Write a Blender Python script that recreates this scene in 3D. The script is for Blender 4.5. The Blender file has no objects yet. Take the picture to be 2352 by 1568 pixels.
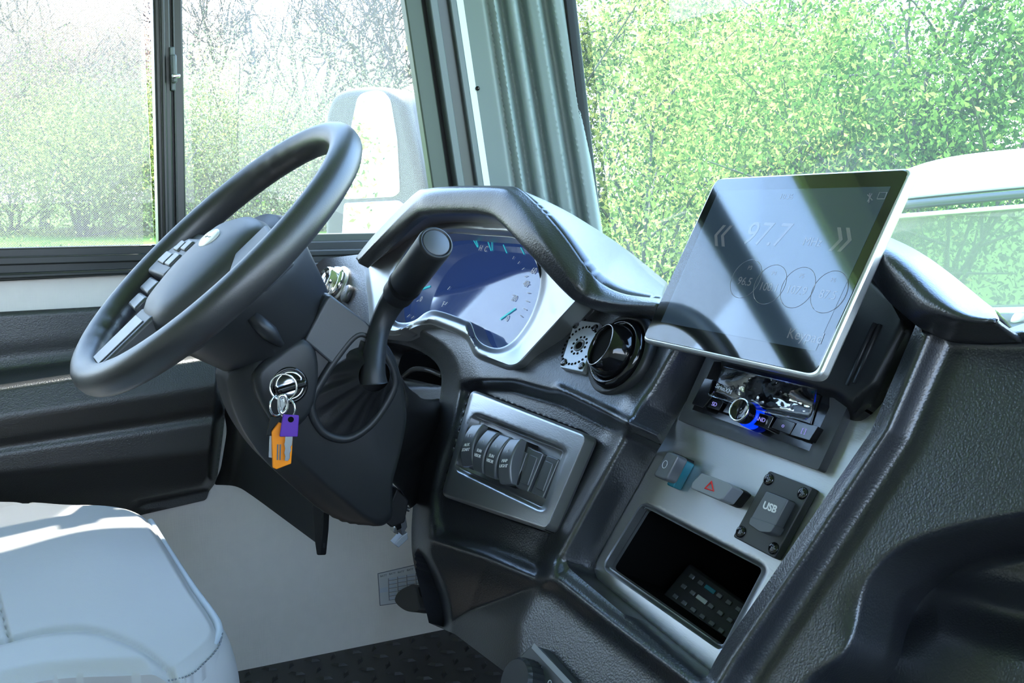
import bpy, bmesh, math, random
import numpy as np
from math import sin, cos, pi, radians, sqrt, tan, atan2
from mathutils import Vector, Matrix, geometry
random.seed(7); rng = np.random.default_rng(7)
SC = bpy.context.scene; COL = SC.collection
# ------------------------------------------------------------------ camera (calibrated from the vanishing points)
F, W, H = 2400.0, 2352, 1568
YAW, PIT, CH = radians(63.5), radians(8.4), 0.92
CAM = np.array([0, 0, CH])
_r = np.array([cos(YAW), sin(YAW), 0]); _d0 = np.array([-sin(YAW), cos(YAW), 0]); _z = np.array([0, 0, 1.0])
_d = _d0*cos(PIT) - _z*sin(PIT); _u = _d0*sin(PIT) + _z*cos(PIT)
cam = bpy.data.cameras.new('camera'); co = bpy.data.objects.new('camera', cam); COL.objects.link(co)
cam.sensor_width = 36; cam.lens = 36*F/W; cam.clip_start = 0.02; cam.clip_end = 500
m = Matrix.Identity(4)
for i, v in enumerate((_r, _u, -_d)):
    for j in range(3): m[j][i] = v[j]
m.translation = Vector(CAM); co.matrix_world = m; SC.camera = co

def rays(p):
    p = np.atleast_2d(np.array(p, float))
    return _d + np.outer((p[:, 0]-W/2)/F, _r) - np.outer((p[:, 1]-H/2)/F, _u)
def nrm(v): v = np.array(v, float); return v/np.linalg.norm(v)
class Plane:                      # a real surface of the cab: point + normal facing into the cab
    def __init__(s, p, n): s.p = np.array(p, float); s.n = nrm(n)
    def at(s, p, h=0.0):          # where the line of sight of a photo point meets the plane raised by h
        r = rays(p); h = np.atleast_1d(h)
        t = ((s.p-CAM)@s.n + h)/(r@s.n)
        return CAM + r*t[:, None]
    def one(s, x, y, h=0.0): return s.at([(x, y)], h)[0]
    def up(s, h): return Plane(s.p+s.n*h, s.n)
def dep(x, y, d): return CAM + rays([(x, y)])[0]*d
def proj(p):
    v = np.array(p, float)-CAM; d = v@_d
    return W/2+F*(v@_r)/d, H/2-F*(v@_u)/d
class Frame:                      # local axes on a surface
    def __init__(s, o, ex, n):
        s.o = np.array(o, float); s.n = nrm(n); ex = np.array(ex, float); s.ex = nrm(ex-s.n*(ex@s.n)); s.ey = np.cross(s.n, s.ex)
    def at(s, u, v, w=0.0): return s.o+s.ex*u+s.ey*v+s.n*w
    def mat(s, u=0, v=0, w=0):
        M = Matrix.Identity(4)
        for i, a in enumerate((s.ex, s.ey, s.n)):
            for j in range(3): M[j][i] = a[j]
        M.translation = Vector(s.at(u, v, w)); return M
def fr(pl, x, y, h=0.0, ex=(1, 0, 0)): return Frame(pl.one(x, y, h), ex, pl.n)

# ------------------------------------------------------------------ objects
BASE = {}
def tag(o, label=None, cat=None, group=None, kind=None):
    if label: o['label'] = label
    if cat: o['category'] = cat
    if group: o['group'] = group
    if kind: o['kind'] = kind
    return o
def thing(name, label, cat, base, group=None):
    o = bpy.data.objects.new(name, None); COL.objects.link(o); o.location = Vector(base); o.empty_display_size = .02
    BASE[o] = np.array(base, float); return tag(o, label, cat, group)
def obj(name, verts, faces, mat, parent=None, smooth=False, bevel=0, seg=2, subsurf=0, angle=40, base=None):
    verts = np.array(verts, float).reshape(-1, 3)
    if parent is not None: b = BASE[parent]
    elif base is not None: b = np.array(base, float)
    else:
        b = (verts.min(0)+verts.max(0))/2; b[2] = verts[:, 2].min()
    me = bpy.data.meshes.new(name)
    me.from_pydata((verts-b).tolist(), [], [tuple(int(i) for i in f) for f in faces])
    me.validate(); me.update()
    if smooth: me.polygons.foreach_set('use_smooth', [True]*len(me.polygons))
    o = bpy.data.objects.new(name, me); COL.objects.link(o)
    if mat is not None: me.materials.append(mat)
    if parent is not None: o.parent = parent
    else: o.location = Vector(b)
    BASE[o] = b
    if bevel:
        md = o.modifiers.new('bevel', 'BEVEL'); md.width = bevel; md.segments = seg; md.limit_method = 'ANGLE'; md.angle_limit = radians(30); md.harden_normals = False
        me.polygons.foreach_set('use_smooth', [True]*len(me.polygons))
        try: me.set_sharp_from_angle(angle=radians(angle))
        except Exception: pass
    if subsurf:
        md = o.modifiers.new('sub', 'SUBSURF'); md.levels = md.render_levels = subsurf
    return o
def merge(*parts):
    V, Fc, k = [], [], 0
    for v, f in parts:
        v = np.array(v, float).reshape(-1, 3); V.append(v); Fc += [tuple(i+k for i in q) for q in f]; k += len(v)
    return np.vstack(V), Fc
def fixn(o):
    bm = bmesh.new(); bm.from_mesh(o.data); bmesh.ops.recalc_face_normals(bm, faces=bm.faces); bm.to_mesh(o.data); bm.free(); return o

# ------------------------------------------------------------------ 2D outlines
def spline(pts, closed=True, k=6):
    P = np.array(pts, float); n = len(P); out = []
    for i in range(n if closed else n-1):
        if closed: a, b, c, d = P[(i-1) % n], P[i], P[(i+1) % n], P[(i+2) % n]
        else: a, b, c, d = P[max(i-1, 0)], P[i], P[i+1], P[min(i+2, n-1)]
        for j in range(k):
            t = j/k; out.append(.5*((2*b)+(c-a)*t+(2*a-5*b+4*c-d)*t*t+(3*b-a-3*c+d)*t**3))
    if not closed: out.append(P[-1])
    return np.array(out)
def rnd(pts, r, k=5):             # corners rounded by r (scalar or one per corner)
    P = np.array(pts, float); n = len(P); out = []
    for i in range(n):
        ri = r[i] if hasattr(r, '__len__') else r
        a, b, c = P[i-1], P[i], P[(i+1) % n]
        if ri <= 0: out.append(b); continue
        la, lc = np.linalg.norm(a-b), np.linalg.norm(c-b); q = min(ri, la*.48, lc*.48)
        s, e = b+(a-b)/la*q, b+(c-b)/lc*q
        for j in range(k+1):
            t = j/k; out.append((1-t)**2*s+2*t*(1-t)*b+t*t*e)
    return np.array(out)
def resample(p, n, closed=False):
    p = np.array(p, float)
    if closed: p = np.vstack([p, p[:1]])
    L = np.r_[0, np.cumsum(np.linalg.norm(np.diff(p, axis=0), axis=1))]
    t = np.linspace(0, L[-1], n, endpoint=not closed)
    return np.stack([np.interp(t, L, p[:, i]) for i in range(p.shape[1])], 1)
def dens(p, step):
    p = np.array(p, float); out = []
    for i in range(len(p)):
        a, b = p[i], p[(i+1) % len(p)]; k = max(1, int(np.linalg.norm(b-a)/step+.5))
        for j in range(k): out.append(a+(b-a)*j/k)
    return np.array(out)
def area(p): p = np.array(p); x, y = p[:, 0], p[:, 1]; return .5*np.sum(x*np.roll(y, -1)-y*np.roll(x, -1))
def inside(q, poly):
    q = np.array(q, float); p = np.array(poly, float); r = np.zeros(len(q), bool); x, y = q[:, 0], q[:, 1]
    for i in range(len(p)):
        (x1, y1), (x2, y2) = p[i-1], p[i]
        if y1 == y2: continue
        c = ((y1 > y) != (y2 > y)) & (x < (x2-x1)*(y-y1)/(y2-y1)+x1); r ^= c
    return r
def dline(q, line, closed=False):  # distance to a polyline
    q = np.array(q, float); p = np.array(line, float); best = np.full(len(q), 1e9)
    for i in range(len(p) if closed else len(p)-1):
        a, b = p[i], p[(i+1) % len(p)]; ab = b-a; L = ab@ab
        if L == 0: continue
        t = np.clip(((q-a)@ab)/L, 0, 1); best = np.minimum(best, np.linalg.norm(q-a-np.outer(t, ab), axis=1))
    return best
def sdf(q, poly): d = dline(q, poly, True); return np.where(inside(q, poly), d, -d)   # >0 inside
def ss(x, a, b): t = np.clip((x-a)/(b-a), 0, 1); return t*t*(3-2*t)
def bump(q, line, w, closed=False): d = dline(q, line, closed); return np.exp(-(d/w)**2)

# ------------------------------------------------------------------ solids
def sheet(name, outer, pl, mat, parent=None, holes=(), h=None, step=8, thick=.004, smooth=True, xs=1.0, angle=None, grid=True, normal_relief=False, rings=()):
    """moulded sheet: outline + holes on a cab surface, relief h(points), real thickness"""
    outer = dens(outer, step); loops = [outer]+[dens(p, step) for p in holes]
    pts, edges = [], []
    for lp in loops:
        k = len(pts); pts += [tuple(p) for p in lp]; edges += [(k+i, k+(i+1) % len(lp)) for i in range(len(lp))]
    if grid:
        x0, y0 = outer.min(0); x1, y1 = outer.max(0)
        gx, gy = np.meshgrid(np.arange(x0+step*.37, x1, step), np.arange(y0+step*.41, y1, step*.9)); gx = gx.copy(); gx[::2] += step*.5
        g = np.stack([gx.ravel(), gy.ravel()], 1); ok = inside(g, outer)
        g = g[ok]; keep = dline(g, outer, True) > step*.55
        mg = (max(rings)+step*.45) if rings else step*.55
        keep &= dline(g, outer, True) > mg
        for p in holes: keep &= ~inside(g, p)
        g = g[keep]
        for lp in loops[1:]: g = g[dline(g, lp, True) > mg]
        pts += [tuple(p) for p in g]
        for k, lp in enumerate(loops if rings else []):
            t = np.roll(lp, -1, 0)-np.roll(lp, 1, 0); t /= np.linalg.norm(t, axis=1)[:, None]; nl = np.stack([-t[:, 1], t[:, 0]], 1)*(1 if area(lp) > 0 else -1)*(1 if k == 0 else -1)
            for d in rings:
                q = lp+nl*d; ok = inside(q, outer)&(dline(q, outer, True) > d*.93 if k == 0 else dline(q, outer, True) > 1)
                for j, hl in enumerate(loops[1:]): ok &= ~inside(q, hl)&(dline(q, hl, True) > (d*.93 if k == j+1 else 1))
                q = q[ok]
                if len(q) > 1:
                    kp = [0]
                    for i in range(1, len(q)):
                        if np.linalg.norm(q[i]-q[kp[-1]]) > .35*min(step, 4): kp.append(i)
                    pts += [tuple(p) for p in q[kp]]
    V2, _, T, _, _, _ = geometry.delaunay_2d_cdt([Vector(p) for p in pts], edges, [], 0, 1e-6)
    V2 = np.array([tuple(v) for v in V2]); T = np.array([t for t in T])
    c = V2[T].mean(1); ok = inside(c, outer)
    for p in holes: ok &= ~inside(c, p)
    T = T[ok]
    hv = np.zeros(len(V2)) if h is None else (h(V2) if callable(h) else np.full(len(V2), float(h)))
    top = pl.at(V2, 0)+np.outer(hv, pl.n) if normal_relief else pl.at(V2, hv)
    # orient toward normal
    a, b, d = top[T[:, 0]], top[T[:, 1]], top[T[:, 2]]
    fn = np.cross(b-a, d-a)@pl.n
    T = np.where((fn < 0)[:, None], T[:, ::-1], T)
    faces = [tuple(t) for t in T]
    verts = top
    if thick:
        n = len(V2); cnt = {}
        for t in T:
            for i in range(3):
                e = (int(t[i]), int(t[(i+1) % 3])); cnt[e] = 1
        bnd = [e for e in cnt if (e[1], e[0]) not in cnt]
        bot = top-pl.n*thick
        verts = np.vstack([top, bot]); faces += [tuple(int(i)+n for i in t[::-1]) for t in T]
        faces += [(e[1], e[0], e[0]+n, e[1]+n) for e in bnd]
        faces = faces
    o = obj(name, verts, faces, mat, parent, smooth=smooth)
    if thick:
        try: o.data.set_sharp_from_angle(angle=radians(angle or 50))
        except Exception: pass
    return o
def prism(outline3, off):         # 3D outline swept along off
    A = np.array(outline3, float); n = len(A); B = A+np.array(off, float)
    nn = np.zeros(3)
    for i in range(n): nn += np.cross(A[i]-A[0], A[(i+1) % n]-A[0])
    f = [tuple(range(n))[::-1], tuple(range(n, 2*n))]+[(i, (i+1) % n, (i+1) % n+n, i+n) for i in range(n)]
    if nn@np.array(off, float) < 0: f = [q[::-1] for q in f]
    return np.vstack([A, B]), f
def plate(name, px, pl, h0, h1, mat, parent=None, bevel=.001, seg=2, **k):
    A = pl.at(px, h0); v, f = prism(A, pl.n*(h1-h0))
    return obj(name, v, f, mat, parent, bevel=bevel, seg=seg, **k)
def plate2(name, px, pl, h0, h1, mat, parent=None, bevel=.001, seg=2, **k):   # front face outline given at h1
    A = pl.at(px, h1); v, f = prism(A, -pl.n*(h1-h0))
    return obj(name, v, f, mat, parent, bevel=bevel, seg=seg, **k)
def boxv(Fm, sx, sy, sz, u=0, v=0, w=0):      # box centred in u,v, from w to w+sz
    P = [Fm.at(u+a*sx/2, v+b*sy/2, w+c*sz) for c in (0, 1) for a, b in ((-1, -1), (1, -1), (1, 1), (-1, 1))]
    return np.array(P), [(3, 2, 1, 0), (4, 5, 6, 7)]+[(i, (i+1) % 4, (i+1) % 4+4, i+4) for i in range(4)]
def polyv(Fm, pts, w0, w1):
    p = np.array(pts, float)
    if area(p) < 0: p = p[::-1]
    A = [Fm.at(x, y, w0) for x, y in p]; return prism(A, Fm.n*(w1-w0))
def lathe(Fm, prof, k=32, u=0, v=0, su=1, sv=1, cap=True):    # prof [(r,w)]
    V, f = [], []
    for r, w in prof:
        for i in range(k):
            t = 2*pi*i/k; V.append(Fm.at(u+r*su*cos(t), v+r*sv*sin(t), w))
    for j in range(len(prof)-1):
        for i in range(k): f.append((j*k+i, j*k+(i+1) % k, (j+1)*k+(i+1) % k, (j+1)*k+i))
    if cap: f += [tuple(range(k))[::-1], tuple(range((len(prof)-1)*k, len(prof)*k))]
    return np.array(V), f
def tube(pts, r, k=8, closed=False, flat=None, up=None):
    P = np.array(pts, float); n = len(P); R = np.broadcast_to(np.array(r, float), (n,)) if np.ndim(r) <= 1 else r
    T = np.zeros_like(P)
    for i in range(n):
        a = P[(i-1) % n] if closed else P[max(i-1, 0)]; b = P[(i+1) % n] if closed else P[min(i+1, n-1)]; T[i] = nrm(b-a)
    N = np.array(up if up is not None else ((0, 0, 1) if abs(T[0][2]) < .9 else (1, 0, 0)), float)
    V, f = [], []
    for i in range(n):
        if up is not None: N = np.array(up, float)
        N = nrm(N-T[i]*(N@T[i])); B = np.cross(T[i], N)
        for j in range(k):
            t = 2*pi*j/k; V.append(P[i]+R[i]*(N*cos(t)*(flat or 1)+B*sin(t)))
    for i in range(n if closed else n-1):
        for j in range(k):
            a, b = i*k, ((i+1) % n)*k; f.append((a+j, b+j, b+(j+1) % k, a+(j+1) % k))
    f = [q[::-1] for q in f]
    if not closed: f += [tuple(range(k)), tuple(range((n-1)*k, n*k))[::-1]]
    return np.array(V), f
def loft(lines, n=40, k=5, closed=False, sm=True, flip=False):
    L = [resample(spline(l, closed, 8) if sm else l, n, closed) for l in lines]; L = np.array(L)
    if k > 1: L = np.stack([spline(L[:, i], False, k) for i in range(n)], 1)
    m_ = len(L); V = L.reshape(-1, 3); f = []
    for i in range(m_-1):
        for j in range(n if closed else n-1):
            q = (i*n+j, i*n+(j+1) % n, (i+1)*n+(j+1) % n, (i+1)*n+j); f.append(q[::-1] if flip else q)
    return V, f
def solid(o, t, off=-1):
    md = o.modifiers.new('thick', 'SOLIDIFY'); md.thickness = t; md.offset = off; return o
def text(name, s, M, size, mat, parent, ext=.0002, align='CENTER', shear=0, spacing=1.0, bold=0):
    cu = bpy.data.curves.new(name, 'FONT'); cu.body = s; cu.size = size; cu.extrude = ext; cu.align_x = align; cu.align_y = 'CENTER'; cu.shear = shear
    cu.space_character = spacing; cu.offset = bold; cu.resolution_u = 3
    t = bpy.data.objects.new('tmp', cu); COL.objects.link(t); bpy.context.view_layer.update()
    me = bpy.data.meshes.new_from_object(t.evaluated_get(bpy.context.evaluated_depsgraph_get()))
    v = np.array([tuple(M @ x.co) for x in me.vertices]); f = [tuple(p.vertices) for p in me.polygons]
    bpy.data.objects.remove(t); bpy.data.curves.remove(cu); bpy.data.meshes.remove(me)
    return obj(name, v, f, mat, parent)

# ------------------------------------------------------------------ materials
def mk(name):
    mt = bpy.data.materials.new(name); mt.use_nodes = True; nt = mt.node_tree; nt.nodes.clear()
    return mt, nt, nt.nodes.new('ShaderNodeOutputMaterial')
def nd(nt, t, **k):
    n = nt.nodes.new('ShaderNode'+t)
    for a, b in k.items():
        if a in n.inputs: n.inputs[a].default_value = b
        else: setattr(n, a, b)
    return n
def pmat(name, col, rough=.5, metal=0, spec=.5, bump=None, var=0, coat=0, aniso=0, trans=0, sheen=0, emit=None, es=1, vscale=6, rvar=0, ior=None):
    """bump: list of (kind, scale, strength, distance[, stretch vector])"""
    mt, nt, out = mk(name); b = nd(nt, 'BsdfPrincipled'); L = nt.links.new
    b.inputs['Base Color'].default_value = (*col, 1); b.inputs['Roughness'].default_value = rough; b.inputs['Metallic'].default_value = metal
    b.inputs['Specular IOR Level'].default_value = spec; b.inputs['Coat Weight'].default_value = coat; b.inputs['Transmission Weight'].default_value = trans
    b.inputs['Coat Roughness'].default_value = .05
    if aniso: b.inputs['Anisotropic'].default_value = aniso
    if sheen: b.inputs['Sheen Weight'].default_value = sheen
    if ior: b.inputs['IOR'].default_value = ior
    if emit: b.inputs['Emission Color'].default_value = (*emit, 1); b.inputs['Emission Strength'].default_value = es
    geo = nd(nt, 'NewGeometry'); pos = geo.outputs['Position']
    if var or rvar:
        no = nd(nt, 'TexNoise', Scale=vscale, Detail=4); L(pos, no.inputs['Vector'])
        if var:
            mx = nd(nt, 'Mix', data_type='RGBA'); L(no.outputs['Fac'], mx.inputs['Factor'])
            mx.inputs[6].default_value = (*[c*(1-var) for c in col], 1); mx.inputs[7].default_value = (*[min(1, c*(1+var)) for c in col], 1)
            L(mx.outputs[2], b.inputs['Base Color'])
        if rvar:
            mr = nd(nt, 'MapRange'); L(no.outputs['Fac'], mr.inputs['Value']); mr.inputs['To Min'].default_value = rough-rvar; mr.inputs['To Max'].default_value = rough+rvar
            L(mr.outputs['Result'], b.inputs['Roughness'])
    prev = None
    for bp in (bump or []):
        kind, sc, st, di = bp[:4]
        vec = pos
        if len(bp) > 4:
            mp = nd(nt, 'Mapping'); mp.inputs['Scale'].default_value = bp[4]; L(pos, mp.inputs['Vector']); vec = mp.outputs['Vector']
        if kind == 'noise': t = nd(nt, 'TexNoise', Scale=sc, Detail=2.0); o_ = t.outputs['Fac']
        elif kind == 'voro': t = nd(nt, 'TexVoronoi', Scale=sc); t.feature = 'SMOOTH_F1'; o_ = t.outputs['Distance']
        elif kind == 'wave': t = nd(nt, 'TexWave', Scale=sc, Distortion=1.0); o_ = t.outputs['Fac']
        L(vec, t.inputs['Vector'])
        bn = nd(nt, 'Bump'); bn.inputs['Strength'].default_value = st; bn.inputs['Distance'].default_value = di
        L(o_, bn.inputs['Height'])
        if prev is not None: L(prev, bn.inputs['Normal'])
        prev = bn.outputs['Normal']
    if prev is not None: L(prev, b.inputs['Normal'])
    L(b.outputs[0], out.inputs[0]); return mt
def glassmat(name, tint=(1, 1, 1), refl=1.0, veil=0, veilcol=(.9, .95, .95), rough=0.0):
    """thin pane: see-through, Fresnel reflection, a little dust"""
    mt, nt, out = mk(name); L = nt.links.new
    tr = nd(nt, 'BsdfTransparent'); tr.inputs[0].default_value = (*tint, 1)
    gl = nd(nt, 'BsdfGlossy'); gl.inputs['Roughness'].default_value = rough; gl.inputs[0].default_value = (1, 1, 1, 1)
    fz = nd(nt, 'Fresnel'); fz.inputs['IOR'].default_value = 1.45
    mu = nd(nt, 'Math', operation='MULTIPLY'); L(fz.outputs[0], mu.inputs[0]); mu.inputs[1].default_value = refl
    mx = nd(nt, 'MixShader'); L(mu.outputs[0], mx.inputs[0]); L(tr.outputs[0], mx.inputs[1]); L(gl.outputs[0], mx.inputs[2])
    last = mx
    if veil:  # bright haze over the view, put into the pane as pale colour
        df = nd(nt, 'BsdfTranslucent'); df.inputs[0].default_value = (*veilcol, 1)
        d2 = nd(nt, 'BsdfDiffuse'); d2.inputs[0].default_value = (*veilcol, 1)
        ad = nd(nt, 'MixShader'); ad.inputs[0].default_value = .5; L(df.outputs[0], ad.inputs[1]); L(d2.outputs[0], ad.inputs[2])
        m2 = nd(nt, 'MixShader'); m2.inputs[0].default_value = veil; L(mx.outputs[0], m2.inputs[1]); L(ad.outputs[0], m2.inputs[2]); last = m2
    L(last.outputs[0], out.inputs[0]); return mt
# ------------------------------------------------------------------ palette
M = {}
GRAIN = [('voro', 520, .6, .0006), ('noise', 300, .3, .0005)]
M['black'] = pmat('black_moulded_plastic', (.026, .026, .026), .40, bump=GRAIN, rvar=.05, vscale=5, spec=.9)
M['dash'] = pmat('grained_dash_plastic', (.018, .0195, .023), .33, bump=[('voro', 560, .45, .0005), ('noise', 330, .3, .0004)], spec=1.0)
M['hide'] = pmat('hide_grain_plastic', (.022, .023, .026), .44, bump=[('noise', 300, .6, .0007, (1, 1, .45)), ('voro', 500, .3, .0003)], spec=.5)
M['soft'] = pmat('soft_black_plastic', (.016, .017, .0185), .44, bump=[('noise', 900, .2, .0003)], spec=.4)
M['wheel'] = pmat('leather_wheel', (.024, .024, .025), .40, bump=[('voro', 800, .3, .00025)], spec=.9)
M['hub'] = pmat('slate_plastic', (.040, .043, .050), .48, bump=[('noise', 1100, .2, .0003)], spec=.8)
M['matte'] = pmat('matte_black', (.006, .006, .0065), .6, spec=.3)
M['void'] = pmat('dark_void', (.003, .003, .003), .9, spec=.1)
M['gloss'] = pmat('gloss_black', (.005, .005, .006), .08, spec=.6)
M['rubber'] = pmat('tread_rubber', (.045, .042, .040), .5, bump=[('noise', 500, .3, .0006)], spec=.35)
M['cloth'] = pmat('gaiter_leatherette', (.008, .008, .009), .5, bump=[('noise', 500, .3, .0006)], spec=.4)
M['alu'] = pmat('brushed_aluminium', (.58, .59, .61), .37, .95, bump=[('noise', 260, .35, .0003, (.02, 6, 6))])
M['alu2'] = pmat('satin_aluminium', (.50, .515, .53), .42, 1.0, bump=[('noise', 300, .08, .0003, (.02, 6, 6))])
M['silver'] = pmat('silver_plastic', (.45, .47, .50), .38, .5, bump=[('noise', 900, .1, .0002)])
M['tabframe'] = pmat('anodised_frame', (.78, .80, .80), .32, .85)
M['chrome'] = pmat('chrome', (.85, .85, .85), .08, 1.0)
M['steel'] = pmat('key_steel', (.7, .7, .7), .2, 1.0)
M['seat'] = pmat('grey_leatherette', (.385, .365, .345), .48, bump=[('voro', 900, .15, .0004), ('noise', 60, .1, .002)], var=.03, spec=.35)
M['seam'] = pmat('grey_piping', (.42, .44, .46), .5)
M['thread'] = pmat('dark_thread', (.16, .17, .18), .7)
M['linen'] = pmat('linen_wall', (.80, .735, .66), .75, bump=[('noise', 260, .25, .0007, (1, .12, 1.6)), ('noise', 260, .25, .0007, (1, 1.6, .12))], var=.05, vscale=40, spec=.2)
M['head'] = pmat('headliner', (.55, .54, .52), .9, spec=.1)
M['frame'] = pmat('dark_window_frame', (.022, .025, .024), .35, spec=.5, bump=[('noise', 700, .1, .0002)])
M['frame2'] = pmat('olive_window_seal', (.06, .075, .058), .45, spec=.4)
M['strip'] = pmat('grey_frame_strip', (.10, .12, .12), .4)
M['cream'] = pmat('cream_strip', (.72, .72, .66), .6, bump=[('noise', 300, .1, .0003)])
M['pillar'] = pmat('grey_green_vinyl', (.25, .30, .29), .42, bump=[('noise', 800, .15, .0003)], spec=.5)
M['white'] = pmat('white_print', (.8, .8, .8), .5)
M['print'] = pmat('pale_print', (.55, .58, .62), .5)
M['red'] = pmat('red_print', (.75, .03, .03), .5)
M['orange'] = pmat('orange_acrylic', (.95, .27, .01), .25, spec=.5, emit=None)
M['purple'] = pmat('purple_key_head', (.10, .022, .30), .35)
M['teal'] = pmat('teal_switch_side', (.005, .16, .22), .3)
M['keyg'] = pmat('slate_button', (.085, .092, .105), .36, spec=.9)
M['lilac'] = pmat('lilac_button_legend', (.3, .25, .6), .5, emit=(.35, .3, .8), es=.5)
M['blue'] = pmat('blue_lit_ring', (.0, .01, .3), .3, emit=(.0, .03, 1.0), es=1.6)
M['cyan'] = pmat('cyan_needle', (.0, .3, .35), .4, emit=(.05, .75, .85), es=.55)
M['dial'] = pmat('dial_legend', (.4, .45, .5), .4, emit=(.5, .55, .62), es=.28)
M['lcd'] = pmat('instrument_display', (.008, .02, .09), .07, spec=.9, coat=1.0, emit=(.035, .08, .26), es=.5)
M['tabglass'] = pmat('tablet_glass', (.004, .0045, .005), .03, spec=.9, coat=1.0)
M['tabscreen'] = pmat('tablet_display', (.01, .018, .03), .05, spec=.9, coat=1.0, emit=(.05, .09, .14), es=.35)
M['lining'] = pmat('visor_lining', (.13, .112, .102), .34, bump=[('noise', 700, .1, .0002)])
M['tabtext'] = pmat('tablet_legend', (.06, .07, .08), .05, spec=.9, coat=1.0, emit=(.30, .35, .42), es=.22)
M['mirror'] = pmat('mirror_glass', (.92, .95, .95), .01, 1.0)
M['mhouse'] = pmat('mirror_housing', (.055, .06, .06), .5)
M['badge'] = pmat('white_badge', (.85, .85, .83), .3, coat=.5)
M['paper'] = pmat('sticker_paper', (.62, .61, .59), .6)
M['ink'] = pmat('grey_ink', (.12, .12, .12), .6)
M['film'] = glassmat('clear_film', (.96, .97, .98), .9, 0)
M['pane'] = glassmat('side_pane', (.96, .98, .97), .4, .04, (.95, .95, .93))
M['screenglass'] = glassmat('windshield_glass', (.94, .98, .96), .06, .03, (.8, 1, .92))
# insect screen: fine mesh of threads with open holes
mt, nt, out = mk('insect_mesh'); L = nt.links.new
g = nd(nt, 'NewGeometry'); mp = nd(nt, 'Mapping'); mp.inputs['Rotation'].default_value = (radians(45), 0, 0); L(g.outputs['Position'], mp.inputs[0])
sp = nd(nt, 'SeparateXYZ'); L(mp.outputs[0], sp.inputs[0]); acc = None
for ax in (1, 2):
    a = nd(nt, 'Math', operation='MULTIPLY'); a.inputs[1].default_value = 2*pi/.0028; L(sp.outputs[ax], a.inputs[0])
    b = nd(nt, 'Math', operation='SINE'); L(a.outputs[0], b.inputs[0])
    c = nd(nt, 'Math', operation='GREATER_THAN'); c.inputs[1].default_value = .74; L(b.outputs[0], c.inputs[0])
    if acc is None: acc = c
    else:
        e = nd(nt, 'Math', operation='MAXIMUM'); L(acc.outputs[0], e.inputs[0]); L(c.outputs[0], e.inputs[1]); acc = e
df = nd(nt, 'BsdfTranslucent'); df.inputs[0].default_value = (.42, .40, .385, 1); d2 = nd(nt, 'BsdfDiffuse'); d2.inputs[0].default_value = (.34, .33, .32, 1)
ad = nd(nt, 'MixShader'); L(df.outputs[0], ad.inputs[1]); L(d2.outputs[0], ad.inputs[2]); tr = nd(nt, 'BsdfTransparent')
mx = nd(nt, 'MixShader'); L(acc.outputs[0], mx.inputs[0]); L(tr.outputs[0], mx.inputs[1]); L(ad.outputs[0], mx.inputs[2]); L(mx.outputs[0], out.inputs[0])
M['mesh'] = mt
# frit: printed dots at the windshield edge
mt, nt, out = mk('frit_dots'); L = nt.links.new
g = nd(nt, 'NewGeometry'); mp = nd(nt, 'Mapping'); mp.inputs['Rotation'].default_value = (0, radians(45), 0); L(g.outputs['Position'], mp.inputs[0])
sp = nd(nt, 'SeparateXYZ'); L(mp.outputs[0], sp.inputs[0]); acc = None
for ax in (0, 2):
    a = nd(nt, 'Math', operation='MULTIPLY'); a.inputs[1].default_value = 2*pi/.0027; L(sp.outputs[ax], a.inputs[0])
    b = nd(nt, 'Math', operation='SINE'); L(a.outputs[0], b.inputs[0])
    if acc is None: acc = b
    else:
        e = nd(nt, 'Math', operation='ADD'); L(acc.outputs[0], e.inputs[0]); L(b.outputs[0], e.inputs[1]); acc = e
c = nd(nt, 'Math', operation='GREATER_THAN'); c.inputs[1].default_value = .35; L(acc.outputs[0], c.inputs[0])
d2 = nd(nt, 'BsdfDiffuse'); d2.inputs[0].default_value = (.10, .11, .10, 1); tr = nd(nt, 'BsdfTransparent')
mx = nd(nt, 'MixShader'); L(c.outputs[0], mx.inputs[0]); L(tr.outputs[0], mx.inputs[1]); L(d2.outputs[0], mx.inputs[2]); L(mx.outputs[0], out.inputs[0])
M['frit'] = mt
def leafmat(name, c1, c2, trans=.5):
    mt, nt, out = mk(name); L = nt.links.new; g = nd(nt, 'NewGeometry')
    mx = nd(nt, 'Mix', data_type='RGBA'); L(g.outputs['Random Per Island'], mx.inputs['Factor']); mx.inputs[6].default_value = (*c1, 1); mx.inputs[7].default_value = (*c2, 1)
    a = nd(nt, 'BsdfDiffuse'); L(mx.outputs[2], a.inputs[0]); b = nd(nt, 'BsdfTranslucent'); L(mx.outputs[2], b.inputs[0])
    s = nd(nt, 'MixShader'); s.inputs[0].default_value = trans; L(a.outputs[0], s.inputs[1]); L(b.outputs[0], s.inputs[2])
    L(s.outputs[0], out.inputs[0]); return mt
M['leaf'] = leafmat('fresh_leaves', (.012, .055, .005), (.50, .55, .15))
M['leafdark'] = leafmat('shaded_leaves', (.008, .045, .008), (.15, .27, .05))  # darker green leaf colour for some trees and bushes
M['leafpale'] = leafmat('budding_leaves', (.20, .24, .10), (.42, .40, .26))
M['leafbud'] = leafmat('spring_buds', (.40, .27, .20), (.55, .42, .32))
M['twig'] = pmat('bark', (.07, .06, .05), .8)
M['twigpale'] = pmat('pale_bark', (.055, .048, .042), .8)
M['lawn'] = pmat('lawn', (.085, .19, .02), .9, var=.4, vscale=.35, spec=.1)

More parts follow.
